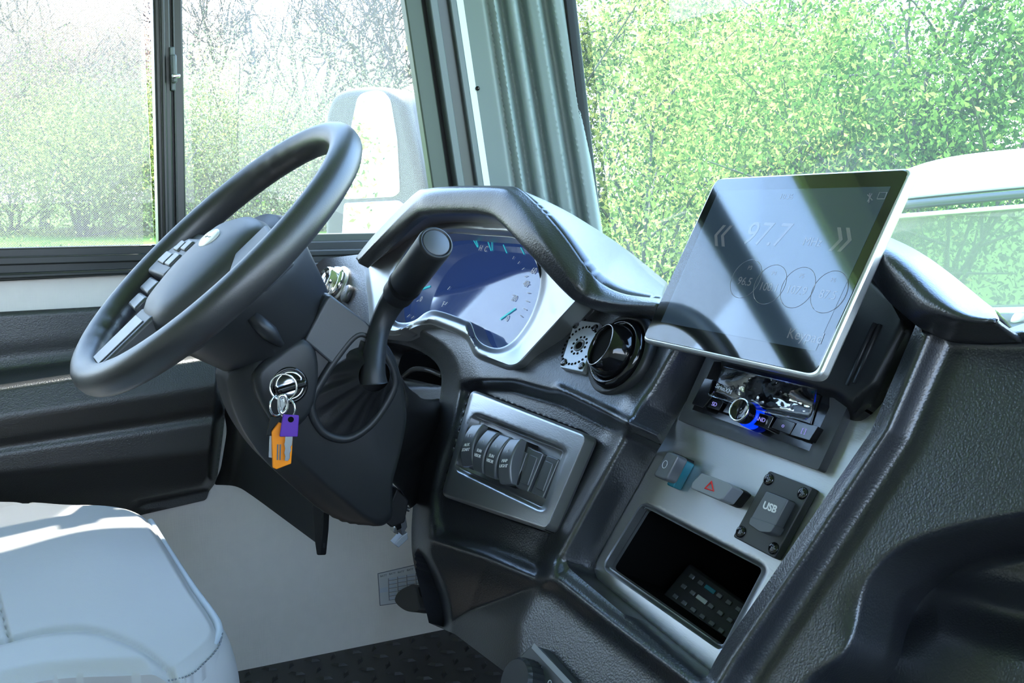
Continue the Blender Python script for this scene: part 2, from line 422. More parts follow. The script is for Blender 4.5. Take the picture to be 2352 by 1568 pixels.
# ------------------------------------------------------------------ surfaces of the cab
TL = tan(radians(26))
DASH = Plane((-.75, .66, .75), (.114, -1, TL))           # the slanted face of the dash
LW = Plane((-1.93, 0, 0), (1, 0, 0))                      # driver's side wall
WSB = LW  # replaced below
_b = np.array([-1.80, 1.8/tan(YAW-math.atan((1383-W/2)/F)), 0])
def on_x(px, py, x): return Plane((x, 0, 0), (1, 0, 0)).one(px, py)
PA, PB = on_x(1325, 0, -1.80), on_x(1383, 520, -1.80)
WS = Plane(PB, np.cross(np.array([1, 0, 0]), PA-PB)*-1 if np.cross(np.array([1, 0, 0]), PA-PB)[1] > 0 else np.cross(np.array([1, 0, 0]), PA-PB))
P1, P2, P3 = LW.one(1118, 430), WS.one(1370, 500), LW.one(1055, 0)
_n = np.cross(P2-P1, P3-P1); _n = _n if _n[0] > 0 else -_n
PIL = Plane(P1, _n)
COLX = -1.165
CP = Plane((COLX, 0, 0), (1, 0, 0))                       # near flank of the steering column

# ------------------------------------------------------------------ setting
def struct(o, label, cat): return tag(o, label, cat, kind='structure')
def quad(name, pts, mat, thick, label=None, cat=None, parent=None):
    v, f = prism(pts, thick); o = obj(name, v, f, mat, parent); fixn(o)
    if label: struct(o, label, cat)
    return o
ZS = .775                                                  # sill height
ROOF = 1.98
WY = (.0,)
# left wall: below the window, above it, ahead of it, behind it
quad('wall_left', [(-1.93, -2.4, -.02), (-1.93, 1.25, -.02), (-1.93, 1.25, ZS), (-1.93, -2.4, ZS)], M['linen'], (-.04, 0, 0), 'light linen textured wall below the side window', 'wall')
quad('wall_left', [(-1.93, -2.4, 1.84), (-1.93, 1.0, 1.84), (-1.93, 1.0, ROOF), (-1.93, -2.4, ROOF)], M['linen'], (-.04, 0, 0), 'strip of side wall above the driver window', 'wall')
quad('wall_left', [(-1.93, -2.4, ZS), (-1.93, -1.1, ZS), (-1.93, -1.1, 1.84), (-1.93, -2.4, 1.84)], M['linen'], (-.04, 0, 0), 'piece of side wall behind the driver window', 'wall')
quad('wall_front', [(-1.97, 1.2, -.02), (1.0, 1.2, -.02), (1.0, 1.2, .68), (-1.97, 1.2, .68)], M['matte'], (0, .04, 0), 'black firewall below the windshield', 'wall')
quad('ceiling', [(-1.97, -2.4, ROOF), (1.0, -2.4, ROOF), (1.0, .99, ROOF), (-1.97, .99, ROOF)], M['head'], (0, 0, .04), 'pale headliner over the cab', 'ceiling')
quad('wall_back', [(-1.97, -2.4, -.02), (1.05, -2.4, -.02), (1.05, -2.4, ROOF), (-1.97, -2.4, ROOF)], M['linen'], (0, -.04, 0), 'linen wall closing the cab behind the seats', 'wall')
for za, zb, ya, yb in ((-.02, .85, -2.4, 1.2), (1.55, ROOF, -2.4, 1.0), (.85, 1.55, -2.4, -.9), (.85, 1.55, .85, 1.05)):
    quad('wall_right', [(1.0, ya, za), (1.0, yb, za), (1.0, yb, zb), (1.0, ya, zb)], M['linen'], (.04, 0, 0), 'piece of the passenger side wall around its window', 'wall')['group'] = 'passenger side wall pieces'
# floor: rubber tread plate with raised lozenges
parts = [prism([(-1.93, -2.4, 0), (1.0, -2.4, 0), (1.0, 1.2, 0), (-1.93, 1.2, 0)], (0, 0, -.04))]
for i in range(24):
    for j in range(30):
        x, y = -1.91+i*.042, -.2+j*.042
        if x > -1.0: continue
        a = radians(45 if (i+j) % 2 else -45)+.25; c_, s_ = cos(a), sin(a); Lh, wd, ht = .0175, .0058, .005
        p = [(-Lh, 0, 0), (0, -wd, 0), (Lh, 0, 0), (0, wd, 0), (-Lh*.55, 0, ht), (0, -wd*.4, ht), (Lh*.55, 0, ht), (0, wd*.4, ht)]
        v = [(x+q[0]*c_-q[1]*s_, y+q[0]*s_+q[1]*c_, q[2]) for q in p]
        parts.append((v, [(4, 5, 6, 7)]+[(k, (k+1) % 4, (k+1) % 4+4, k+4) for k in range(4)]))
v, f = merge(*parts); struct(obj('floor', v, f, M['rubber']), 'black rubber tread plate floor of the footwell', 'floor')

# side window with sliding sash
win = thing('window_1', 'wide sliding side window in a dark frame', 'window', LW.one(400, 600)); win['kind'] = 'structure'
XT = -560
def band(x0, x1, ya=XT, yb=575, sl=.15): return [(x0+sl*ya, ya), (x1+sl*ya, ya), (x1+sl*yb, yb), (x0+sl*yb, yb)]
plate('frame', [(-420, 577.7), (1012, 545.5), (1012, 594), (-420, 664)], LW, -.012, .012, M['frame'], win, .003)
plate('sill_channel', [(-420, 598), (1012, 566), (1012, 580), (-420, 622)], LW, .012, .018, M['frame'], win, .003)
plate('sill_channel', [(-420, 640), (1012, 590), (1012, 599), (-420, 658)], LW, .0, .02, M['frame'], win, .004)
plate('sash_rail', [(420, 541), (1005, 531), (1005, 548), (420, 560)], LW, -.02, .006, M['frame2'], win, .002)
quad('frame', [(-1.95, -1.12, 1.53), (-1.95, .8, 1.53), (-1.95, .8, 1.60), (-1.95, -1.12, 1.60)], M['frame'], (.022, 0, 0), parent=win)
plate('mullion', [(330, XT), (372, XT), (394, 566), (357.5, 566)], LW, -.02, .02, M['frame'], win, .004)
plate('mullion', [(354, XT), (366, XT), (389, 566), (376, 566)], LW, .02, .028, M['frame'], win, .003)
plate('sash_stile', [(366, XT), (401, XT), (422, 562), (388, 562)], LW, -.02, .012, M['frame'], win, .003)
plate('sash_stile', [(383, XT), (388, XT), (409, 562), (403, 562)], LW, .012, .02, M['frame'], win, .002)
# jamb beside the pillar
plate('jamb', band(918, 957), LW, -.03, -.004, M['frame2'], win, .003)
plate('jamb', band(957, 975), LW, -.03, -.012, M['matte'], win, .001)
plate('jamb', band(973, 991), LW, -.02, .010, M['strip'], win, .002)
plate('jamb', band(990, 1019), LW, -.02, .002, M['frame'], win, .002)
plate('jamb', band(1017, 1034), LW, -.02, .012, M['strip'], win, .003)
lt = plate2('latch', [(389, 107), (401, 107), (404, 208), (393, 208)], LW, .012, .026, M['strip'], win, .002)
plate2('catch', [(393, 124), (406, 124), (408, 190), (396, 190)], LW, .026, .042, M['strip'], lt, .003)
o = plate2('thumb_tab', [(395, 170), (415, 170), (415, 178), (396, 179)], LW, .042, .05, M['chrome'], lt, .002); o['label'] = 'bright metal thumb tab'
def screw(px, py, pl, h, r, parent, mat='gloss', name='screw'):
    Fm = fr(pl, px, py, h); v, f = lathe(Fm, [(r, 0), (r, .0008), (r*.75, .0016), (r*.2, .0018)], 14)
    return obj(name, v, f, M[mat], parent, smooth=True)
for (x, y) in ((383, 120), (385, 198)): screw(x, y, LW, .028, .0022, win, 'chrome')
screw(186, 616, LW, .026, .004, win)
for (x, y) in ((1000, 24), (1022, 164), (1046, 316)): screw(x, y, LW, .003, .0035, win)
o = obj('pane', *prism([(-1.948, -1.1, ZS), (-1.948, .262, ZS), (-1.948, .262, 1.62), (-1.948, -1.1, 1.62)], (-.004, 0, 0)), M['pane'], win)
A = Plane((-1.955, 0, 0), (1, 0, 0)).at([(398, XT), (842, XT), (1005, 560), (420, 560)])
o = obj('pane', *prism(A, (-.004, 0, 0)), M['pane'], win)
o = obj('pane', *prism([(-1.948, -1.1, 1.6), (-1.948, .8, 1.6), (-1.948, .8, 1.84), (-1.948, -1.1, 1.84)], (-.004, 0, 0)), M['pane'], win)
o = plate('insect_screen', [(-420, XT), (316, XT), (329, 570), (-420, 585)], LW, -.008, -.0075, M['mesh'], win, 0)
# cream strip and moulded pillar
o = plate('trim_1', band(1030, 1058, yb=640), LW, -.01, .004, M['cream'], None, .001); struct(o, 'narrow cream strip between window frame and pillar', 'trim')
ribs = [(0, 0), (57, 0), (62, -.012), (68, -.006), (72, .006), (84, .010), (90, -.022), (101, -.024), (111, .008), (130, .008), (136, -.026), (147, -.025), (154, .006), (184, .008), (190, -.026), (205, -.025), (211, .010), (236, .006), (244, -.004)]
_rx, _rh = np.array([a for a, b in ribs], float), np.array([b for a, b in ribs])
def hpil(q):
    xl = 1055+.147*q[:, 1]; xr = 1296+.165*q[:, 1]; s = (q[:, 0]-xl)/(xr-xl)*241
    k = np.linspace(-4, 4, 5); return np.mean([np.interp(s+d, _rx, _rh) for d in k], 0)
o = sheet('trim_2', [(1055-80, -560), (1299-92, -560), (1296+99, 600), (1055+89, 600)], PIL, M['pillar'], None, h=hpil, step=5, thick=.003)
struct(o, 'grey green ribbed cover on the windshield pillar', 'trim')
screw(1097, 203, PIL, .001, .0045, o)
# windshield
ws = thing('window_2', 'tall windshield looking onto green trees', 'window', (-.4, 1.15, .8)); ws['kind'] = 'structure'
def wsx(px, py, h=0): return WS.one(px, py, h)
sl = (PA-PB)/np.linalg.norm(PA-PB)
def onws(x, s): return np.array([x, PB[1], PB[2]])+np.array([0, sl[1], sl[2]])*s     # s up the glass
o = obj('pane', *prism([onws(-1.86, -.35), onws(1.0, -.35), onws(1.0, .95), onws(-1.86, .95)], (0, .006, 0)), M['screenglass'], ws)
plate('gasket', [(1290-98, -560), (1327-65, -560), (1384, 530), (1396, 640), (1388, 640), (1290+82, 500)], WS, -.01, .016, M['matte'], ws, .003)
plate('frit_band', [(1327-66, -560), (1349-62, -560), (1404, 530), (1410, 640), (1394, 640), (1384, 530)], WS, .0005, .001, M['frit'], ws, 0)
quad('frame', [onws(-1.9, .86), onws(1.0, .86), onws(1.0, 1.2), onws(-1.9, 1.2)], M['head'], (0, .03, 0), parent=ws)
# ------------------------------------------------------------------ dashboard body
STACK = rnd([(1585, 770), (1452, 1000), (1290, 1290), (1618, 1566), (1646, 1508), (1810, 1268), (1998, 994), (2108, 735), (2050, 640), (1990, 560), (1690, 560)], [0, 60, 34, 22, 30, 0, 0, 20, 0, 0, 0])
RIDGE_L = [(1560, 770), (1430, 1000), (1268, 1285), (1275, 1325), (1400, 1425), (1610, 1585)]
RIDGE_R = [(2135, 745), (2035, 985), (1850, 1265), (1680, 1515), (1630, 1600)]
OPEN = spline([(862, 840), (880, 790), (930, 793), (975, 812), (1006, 840), (1014, 880), (1000, 960), (968, 1050), (950, 1150), (945, 1235), (952, 1300), (985, 1428)], False, 6)
CLUS = rnd([(834, 600), (845, 690), (850, 765), (912, 772), (959, 747), (991, 744), (1039, 763), (1071, 779), (1089, 820), (1170, 851), (1195, 845), (1338, 690), (1250, 590), (1185, 490), (955, 505)], [4, 8, 10, 12, 12, 8, 8, 10, 14, 14, 16, 14, 20, 40, 40])
CAV = spline([(2500, 1140), (2352, 1172), (2190, 1205), (2060, 1255), (1990, 1330), (1968, 1420), (1930, 1500), (1840, 1575), (1790, 1760), (2500, 1760)], True, 6)
LOWP = [(1060, 880), (1100, 872), (1190, 874), (1310, 908), (1446, 980), (1290, 1280), (1235, 1330), (1000, 1238), (985, 1130), (1030, 960)]
BELOW = [(880, 1225), (1000, 1243), (1120, 1278), (1252, 1338), (1205, 1440), (1195, 1620), (850, 1620)]
RFACE = [(2150, 745), (2352, 745), (2600, 745), (2600, 1800), (1560, 1800), (1690, 1530), (1860, 1270), (2045, 985)]
CREASE = np.array([(1000, 868), (1060, 866), (1180, 870), (1300, 905), (1440, 972), (1500, 1000)], float)
SCOOP = spline([(958, 1262), (990, 1285), (1020, 1345), (1032, 1400), (1030, 1460), (990, 1450), (972, 1390), (960, 1320)], True, 5)
SWPX = rnd([(1083, 893), (1354, 998), (1258, 1221), (1013, 1138)], 18)
def hdash(q):
    h = np.zeros(len(q))
    h += .013*bump(q, RIDGE_L, 24)+.012*bump(q, RIDGE_R, 26)
    h -= .010*ss(sdf(q, LOWP), -6, 30)
    h += .014*(1-ss(dline(q, CREASE), 0, 175))*(q[:, 1] < np.interp(q[:, 0], CREASE[:, 0], CREASE[:, 1]))*ss(q[:, 0], 1010, 1110)*(1-ss(q[:, 0], 1440, 1500))+.014*(1-ss(dline(q, CREASE), 0, 34))*(q[:, 1] >= np.interp(q[:, 0], CREASE[:, 0], CREASE[:, 1]))*ss(q[:, 0], 1010, 1110)*(1-ss(q[:, 0], 1440, 1500))
    h += .007*bump(q, [(1285, 893), (1365, 930), (1440, 968)], 10)
    h -= .085*ss(sdf(q, BELOW), 0, 200)
    h += .008*bump(q, [(1000, 1238), (1120, 1272), (1250, 1330)], 22)
    h -= .035*(1-ss(dline(q, OPEN), 0, 46))
    h -= .055*ss(sdf(q, SCOOP), -4, 20)
    h -= .012*ss(sdf(q, RFACE), 0, 60)
    h -= .085*ss(sdf(q, CAV), -4, 120)+.02*bump(q, [(2352, 1420), (2150, 1370), (2040, 1420)], 60)
    h -= .05*ss(sdf(q, CLUS), 6, 26)
    h -= .014*ss(sdf(q, SWPX), -2, 10)
    h -= .03*(1-ss(np.abs(q[:, 1]-742-4*np.sin(q[:, 0]/35)), 0, 28))*(q[:, 0] > 2120)
    return h
left = [(700, 800), (690, 640), (742, 594), (825, 584), (870, 560), (960, 500), (1180, 480), (1340, 672), (1500, 700), (1690, 740), (2000, 590), (2112, 728), (2190, 742), (2262, 742), (2300, 760), (2352, 742), (2480, 750), (2480, 1760), (1290, 1760), (1172, 1552), (1045, 1456), (985, 1430)]
outer = np.vstack([left, OPEN[::-1][1:], [(860, 850)]])
dash = thing('dashboard', 'black grained moulded dashboard running below the windshield', 'dashboard', DASH.one(1500, 1500))
sheet('fascia', outer, DASH, M['dash'], dash, [STACK], hdash, step=5.2, thick=.042)
# inner shelf seen through the column opening, and what lies behind it
sheet('inner_shelf', spline([(870, 862), (930, 868), (985, 880), (1025, 892), (1030, 930), (985, 975), (930, 1010), (880, 960)], True, 4), DASH.up(-.055), M['dash'], dash, h=lambda q: -.03*ss(-q[:, 1], -890, -862), step=7, thick=.01)
v, f = tube(spline([DASH.one(925, 866, -.08), DASH.one(950, 848, -.08), DASH.one(985, 850, -.08), DASH.one(1015, 862, -.09)], False, 5), .004, 8); obj('cable', v, f, M['black'], dash, smooth=True)
quad('back_panel', [DASH.one(x, y, -.13) for x, y in ((830, 780), (1040, 780), (1060, 1010), (830, 1010))], M['void'], DASH.n*-.01, parent=dash)
# visor over the instruments flowing into the dash pad
I_ = [(832, 606), (880, 564), (952, 498), (985, 486), (1060, 484), (1118, 489), (1150, 506), (1212, 572), (1296, 664), (1338, 694), (1410, 712), (1520, 722)]
O_ = [(824, 600), (868, 550), (954, 462), (985, 444), (1060, 437), (1146, 437), (1178, 452), (1248, 540), (1320, 640), (1352, 672), (1420, 694), (1520, 700)]
C_ = [(819, 594), (862, 540), (950, 450), (985, 436), (1060, 430), (1158, 431), (1200, 442), (1284, 528), (1357, 630), (1390, 660), (1440, 680), (1520, 690)]
hI = [.05, .07, .085, .09, .09, .09, .09, .085, .06, .045, .04, .035]
Il = DASH.at(I_, np.array(hI)); Ol = DASH.at(O_, np.array(hI)+.006); Cl = DASH.at(C_, np.array(hI)-.008)
Rend = Plane((0, .95, 0), (0, -1, 0)).one(1532, 652); fall = Rend-Cl[6]
Bl = np.array([Cl[i]+fall for i in range(6)]+[Cl[6]+fall*t+np.array([0, 0, .012*sin(pi*t)]) for t in (.01, .25, .52, .68, .84, 1.0)])
Ml = Cl*.5+Bl*.5; Ml[6:, 2] += np.array([0, .004, .008, .008, .005, .0])
El = Bl+np.array([0, .06, -.12])
pv = [loft([Il+DASH.n*-.012, Il, (Il+Ol)/2+DASH.n*.003, Ol, Cl], 110, 5)]
rt = np.array([0, .04, .12, .22, .34, .46, .58, .70, .82, .92, 1.0]); Rl = np.array([Cl[6]+fall*t+np.array([0, 0, .012*sin(pi*t)]) for t in rt])
pv.append(loft([Cl[:7]+fall*t+np.array([0, 0, .012*sin(pi*t)]) for t in (0, .25, .5, .75, 1)], 50, 4, sm=False))
Cr = resample(spline(Cl, False, 8), 400); i6 = int(np.argmin(np.linalg.norm(Cr-Cl[6], axis=1))); Cr = resample(Cr[i6:], 60); Rr = resample(Rl, 60)
pv.append(loft([Cr*(1-t)+Rr*t+np.array([0, 0, .010*sin(pi*t)])*np.sin(np.linspace(0, pi, 60))[:, None] for t in np.linspace(0, 1, 9)], 60, 1, sm=False))
pv.append(loft([Cl[:7]+fall, Cl[:7]+fall+np.array([0, .05, -.12])], 50, 1, sm=False))
pv.append(loft([Rl, Rl+np.array([0, .03, -.12])], 50, 1, sm=False))
v, f = merge(*pv); o = obj('visor', v, f, M['dash'], dash, smooth=True)
bm = bmesh.new(); bm.from_mesh(o.data); bmesh.ops.remove_doubles(bm, verts=bm.verts, dist=.0004); bmesh.ops.recalc_face_normals(bm, faces=bm.faces); bm.to_mesh(o.data); bm.free()
solid(o, .004, 0)
Lb_ = [(836, 612), (905, 578), (958, 548), (1000, 528), (1060, 522), (1140, 528), (1190, 546), (1222, 582), (1290, 660), (1338, 692)]
Lb = DASH.at(Lb_, .004); I2 = Il[:10]; Mid = (I2*.5+Lb*.5)+DASH.n*-.012+np.array([0, 0, .006])
v, f = loft([I2, Mid, Lb, Lb-DASH.n*.03], 80, 5); o = obj('visor_lining', v, f, M['lining'], dash, smooth=True); fixn(o); solid(o, .003, 0)
# small pad behind the tablet
L0 = DASH.at([(1985, 600), (2030, 668), (2075, 710), (2115, 737), (2200, 744), (2292, 740)], np.array([.02, .02, .025, .03, .03, .03]))
L1 = DASH.at([(1985, 565), (2036, 578), (2085, 615), (2145, 672), (2215, 722), (2294, 739)], np.array([.045]*5+[.035]))
L2 = Plane((0, .80, 0), (0, -1, 0)).at([(1985, 556), (2042, 563), (2088, 577), (2152, 612), (2222, 666), (2304, 736)])
L3 = L2+np.array([0, .15, -.12])
v, f = loft([L0-DASH.n*.04, L0, L1, L2, L3], 60, 6); o = obj('pad', v, f, M['dash'], dash, smooth=True); fixn(o); solid(o, .004, 0)
# top pad in front of the glass, all along
v, f = prism([(-1.9, .86, .70), (1.0, .86, .70), (1.0, 1.16, .66), (-1.9, 1.16, .66)], (0, 0, -.03)); obj('top_pad', v, f, M['dash'], dash)
# knee panel left of the column
KNP = Plane((-1.8, .345, .45), (.22, -.97, .2))
KN = rnd([(640, 900), (526, 905), (513, 945), (522, 985), (507, 1075), (492, 1113), (545, 1115), (585, 1142), (742, 1258), (742, 1100)], [0, 14, 20, 20, 10, 6, 20, 30, 0, 0])
def hkn(q): return -.03*ss(-q[:, 0], -560, -505)+.018*bump(q, [(532, 925), (540, 985), (524, 1110)], 14)
sheet('knee_panel', KN, KNP, M['soft'], dash, h=hkn, step=7, thick=.004)
plate('knee_panel_edge', [(733, 1158), (758, 1165), (756, 1215), (750, 1274), (743, 1274), (738, 1240)], KNP, -.008, .004, M['matte'], dash, .002)

# ------------------------------------------------------------------ instrument cluster
cl = thing('instrument_cluster', 'instrument cluster with brushed silver bezel under the dash visor', 'instrument panel', DASH.one(1100, 840))
SCR = spline([(1030, 537), (1110, 541), (1178, 546), (1206, 560), (1226, 592), (1240, 632), (1237, 672), (1219, 725), (1192, 767), (1168, 790), (1142, 799), (1112, 791), (1094, 773), (1082, 742), (1068, 734), (1030, 720), (998, 712), (977, 718), (953, 735), (928, 741), (906, 733), (900, 690), (920, 622), (965, 560)], True, 5)
def hbez(q):
    e = sdf(q, CLUS); s = -sdf(q, SCR)
    h = .012-.012*(1-ss(e, 0, 12))-.012*(1-ss(s, 0, 16))
    h += .010*ss(q[:, 0], 1190, 1330)-.006*bump(q, [(1240, 640), (1250, 720), (1200, 790)], 30)
    return h
sheet('bezel', CLUS, DASH.up(.014), M['alu2'], cl, [SCR], hbez, step=6, thick=.024, rings=(1.5, 3.5, 6, 9, 12, 16))
scrp = DASH.up(-.016)
sheet('screen', np.array(SCR)+(np.array(SCR)-np.array(SCR).mean(0))*.06, scrp, M['lcd'], cl, step=40, thick=.004, smooth=False)
FS = fr(scrp, 1100, 660, .0006)
def uv(Fm, px, py):
    pl = Plane(Fm.o, Fm.n); p = pl.one(px, py)-Fm.o; return p@Fm.ex, p@Fm.ey
def ptext(name, s, pl, px, py, h, size, mat, parent, rot=0, **k):
    Fm = fr(pl, px, py, h); return text(name, s, Fm.mat() @ Matrix.Rotation(rot, 4, 'Z'), size, mat, parent, **k)
for s, x, y in (('0', 967, 687), ('20', 1181, 685), ('40', 1208, 652), ('0', 1165, 731), ('60', 1226, 622), ('F', 1018, 699), ('H', 1104, 570), ('C', 1116, 572)):
    ptext('numeral', s, scrp, x, y, .001, .0125 if len(s) < 3 else .011, M['dial'], cl)
def stroke(name, pl, a, b, w, h, mat, parent):
    A, B = pl.one(*a, h), pl.one(*b, h); d = nrm(B-A); s = np.cross(pl.n, d)*w/2
    v, f = prism([A-s, B-s, B+s, A+s], pl.n*.0004); return obj(name, v, f, mat, parent)
for a, b in (((1088, 552), (1097, 568)), ((1093, 551), (1098, 566)), ((1121, 556), (1128, 576)), ((1130, 556), (1131, 575)), ((1156, 562), (1164, 581)), ((1196, 568), (1204, 584))): stroke('needle', scrp, a, b, .0012, .001, M['cyan'], cl)
stroke('needle', scrp, (1149, 733), (1184, 708), .0024, .001, M['cyan'], cl); stroke('needle', scrp, (968, 664), (988, 657), .003, .001, M['cyan'], cl)
for i in range(9):
    t = radians(-42+i*13); cx, cy = 1148, 668
    x, y = cx+78*cos(t)*.9, cy-90*sin(t)
    if inside([(x, y)], SCR)[0]: stroke('tick_mark', scrp, (x, y), (x-7*cos(t), y+7*sin(t)), .0009, .001, M['dial'], cl)
for a, b in (((957, 692), (962, 689)), ((935, 728), (942, 722)), ((945, 731), (951, 726)), ((1028, 665), (1034, 658)), ((1022, 700), (1028, 694))): stroke('tick_mark', scrp, a, b, .0012, .001, M['dial'], cl)

# chrome barrel, oval button
br = thing('air_nozzle', 'round silver nozzle on the dash behind the steering wheel', 'air vent', DASH.one(772, 650))
Fm = Frame(DASH.one(778, 654), (1, 0, 0), DASH.n)
v, f = lathe(Fm, [(.030, -.004), (.030, .012), (.027, .018), (.024, .016), (.023, .028), (.020, .032), (.016, .026)], 32); obj('barrel', v, f, M['chrome'], br, smooth=True)
v, f = lathe(Fm, [(.034, -.002), (.034, .004), (.030, .006)], 32); obj('collar', v, f, M['alu2'], br, smooth=True)
ob = thing('oval_button', 'small oval grey button between the nozzle and the cluster bezel', 'button', DASH.one(800, 678))
Fm = fr(DASH, 803, 677, -.001)
v, f = lathe(Fm, [(.0125, 0), (.0125, .008), (.0105, .011), (.004, .0118)], 24, su=1, sv=1.25); obj('cap', v, f, M['keyg'], ob, smooth=True)
text('legend', 'o', Fm.mat(0, .003, .0121), .006, M['print'], ob)

# ------------------------------------------------------------------ buzzer plate and round vent
def seat_plane(pts, lift):        # the local surface of the fascia under a fitted piece
    q = np.array(pts, float); A = DASH.at(q, hdash(q)); n = np.cross(A[1]-A[0], A[2]-A[0]); n = n if n@DASH.n > 0 else -n
    P = Plane(A.mean(0), n); return P.up(lift)
BZP = seat_plane([(1308, 755), (1362, 765), (1318, 835)], .0015)
VTP = seat_plane([(1390, 760), (1460, 790), (1410, 880)], .001)
sp_ = thing('buzzer_plate', 'square silver perforated plate beside the round air vent', 'speaker', DASH.one(1330, 845))
BZ = rnd([(1321, 733.5), (1378, 741), (1338, 854), (1286, 843)], 4)
plate2('plate', BZ, BZP, -.006, .005, M['silver'], sp_, .0008)
FB = fr(BZP, 1330.5, 793, .005)
hv, hf = [], []
for n_, r_ in ((30, .0255), (12, .0115)):
    for i in range(n_):
        t = 2*pi*i/n_; hv.append(lathe(FB, [(.0016, 0), (.0016, .0004)], 10, u=r_*cos(t), v=r_*sin(t)))
v, f = merge(*hv); obj('perforation', v, f, M['void'], sp_)
v, f = lathe(FB, [(.008, 0), (.008, .0008), (.006, .0008), (.0055, .0003)], 20); obj('centre_hole', v, f, M['keyg'], sp_, smooth=True)
v, f = lathe(FB, [(.0045, .0004), (.0045, .001)], 16); obj('centre_hole', v, f, M['void'], sp_)
def hexscrew(px, py, pl, h, r, parent):
    s = screw(px, py, pl, h, r, parent, 'gloss'); Fm = fr(pl, px, py, h+.0018)
    c_ = []
    for a in (0, pi/2):
        c_.append(boxv(Frame(Fm.o, Fm.ex*cos(a)+Fm.ey*sin(a), Fm.n), r*.8, r*.2, .0003))
    v, f = merge(*c_); obj('cross_slot', v, f, M['keyg'], s); return s
for x, y in ((1323, 747), (1367, 753), (1295, 832), (1336, 840)): hexscrew(x, y, BZP, .005, .0048, sp_)
vt = thing('air_vent', 'round glossy black air vent right of the perforated plate', 'air vent', DASH.one(1430, 900))
FV = Frame(VTP.one(1430, 818), (1, 0, 0), nrm(DASH.n+np.array([-.05, 0, .02])))
v, f = lathe(FV, [(.050, -.012), (.050, .004), (.046, .010), (.041, .006)], 48); obj('outer_ring', v, f, M['soft'], vt, smooth=True)
v, f = lathe(FV, [(.041, -.005), (.041, .010), (.038, .015), (.034, .015), (.032, .009)], 48, cap=False); obj('inner_ring', v, f, M['gloss'], vt, smooth=True)
FV2 = Frame(FV.at(0, 0, .010), FV.ex, nrm(FV.n+np.array([-.20, .02, .02])))
v, f = lathe(FV2, [(.0318, -.012), (.0318, .003), (.029, .014), (.0255, .0215), (.0238, .0225), (.0228, .019), (.0215, .0)], 48); obj('ball', v, f, M['gloss'], vt, smooth=True)
v, f = lathe(FV2, [(.0222, .0165), (.0222, .0175)], 32); obj('duct', v, f, M['void'], vt)  # black disc paints the darkness inside the vent opening

# ------------------------------------------------------------------ switch panel
SWP = rnd([(1083, 893), (1354, 998), (1258, 1221), (1013, 1138)], 18)
SWO = rnd([(1093, 958), (1293, 1036), (1246, 1165), (1054, 1073)], 7)
SWL = DASH.up(.004)
swp = thing('switch_plate', 'brushed silver panel holding the row of rocker switches', 'switch panel', DASH.one(1140, 1200))
def hsw(q): e = sdf(q, SWP); s = -sdf(q, SWO); return .010-.007*(1-ss(e, -2, 7))-.008*(1-ss(s, 0, 12))
sheet('faceplate', SWP, SWL, M['alu'], swp, [SWO], hsw, step=6, thick=.014, rings=(1, 2.5, 4.5, 7, 10, 13))
sheet('backing', np.array(SWO)*1.0+(np.array(SWO)-np.array(SWO).mean(0))*.05, SWL.up(-.012), M['alu'], swp, step=30, thick=.004, smooth=False)
def rocker(px_t, px_b, wpx, name, label, group, legend, icon):
    cx, cy = (px_t[0]+px_b[0])/2, (px_t[1]+px_b[1])/2
    pl = SWL.up(.016); A, B = pl.one(*px_t), pl.one(*px_b); ln = np.linalg.norm(A-B); ax = nrm(A-B)
    wd = np.linalg.norm(pl.one(cx+wpx/2, cy+wpx*.18)-pl.one(cx-wpx/2, cy-wpx*.18))
    c0 = (A+B)/2-DASH.n*.016; Fm = Frame(c0, np.cross(ax, DASH.n), DASH.n)
    t = thing(name, label, 'switch', c0, group)
    K = 14; V, fs = [], []
    for i in range(K+1):
        s = -1+2*i/K; w_ = .0135+.009*(1-s*s)-.004*s*0; vv = s*ln/2
        for uu in (-wd/2, wd/2): V.append(Fm.at(uu, vv, w_))
    for uu in (-wd/2, wd/2): V.append(Fm.at(uu, ln/2*.9, -.01)); 
    for uu in (-wd/2, wd/2): V.append(Fm.at(uu, -ln/2*.9, -.01))
    for i in range(K): fs.append((2*i, 2*i+1, 2*i+3, 2*i+2))
    n_ = 2*(K+1); t0, t1, b0, b1 = n_, n_+1, n_+2, n_+3
    fs.append(tuple([2*i for i in range(K+1)]+[t0, b0])); fs.append(tuple([2*i+1 for i in range(K+1)][::-1]+[b1, t1]))
    fs += [(2*K, 2*K+1, t1, t0), (1, 0, b0, b1), (t0, t1, b1, b0)]
    o = obj('rocker', V, fs, M['keyg'], t, bevel=.0022, seg=3); fixn(o)
    v, f = boxv(Fm, wd*1.12, ln*.94, .018, w=-.012); obj('housing', v, f, M['matte'], t, bevel=.001)
    for k, s in enumerate(legend): text('legend', s, Fm.mat(0, -ln*.045-k*.0062, .0226-.0002*k), .0056, M['white'], t, spacing=.95)
    text('icon', icon, Fm.mat(0, ln*.17, .0216), .008, M['print'], t)
    return t
G1 = 'rocker switches on the silver panel'
rocker((1094, 972), (1071, 1070), 24, 'rocker_switch', 'black rocker switch lettered AUX START', G1, ('AUX', 'START'), '[ ]')
rocker((1129, 987), (1094, 1082), 24, 'rocker_switch', 'black rocker switch lettered SUN VISOR next to AUX START', G1, ('SUN', 'VISOR'), '^')
rocker((1158, 998), (1122, 1095), 25, 'rocker_switch', 'black rocker switch lettered SUN VISOR next to MAP LIGHT', G1, ('SUN', 'VISOR'), '^')
rocker((1182, 1005), (1157, 1110), 25, 'rocker_switch', 'black rocker switch lettered MAP LIGHT', G1, ('MAP', 'LIGHT'), '/')
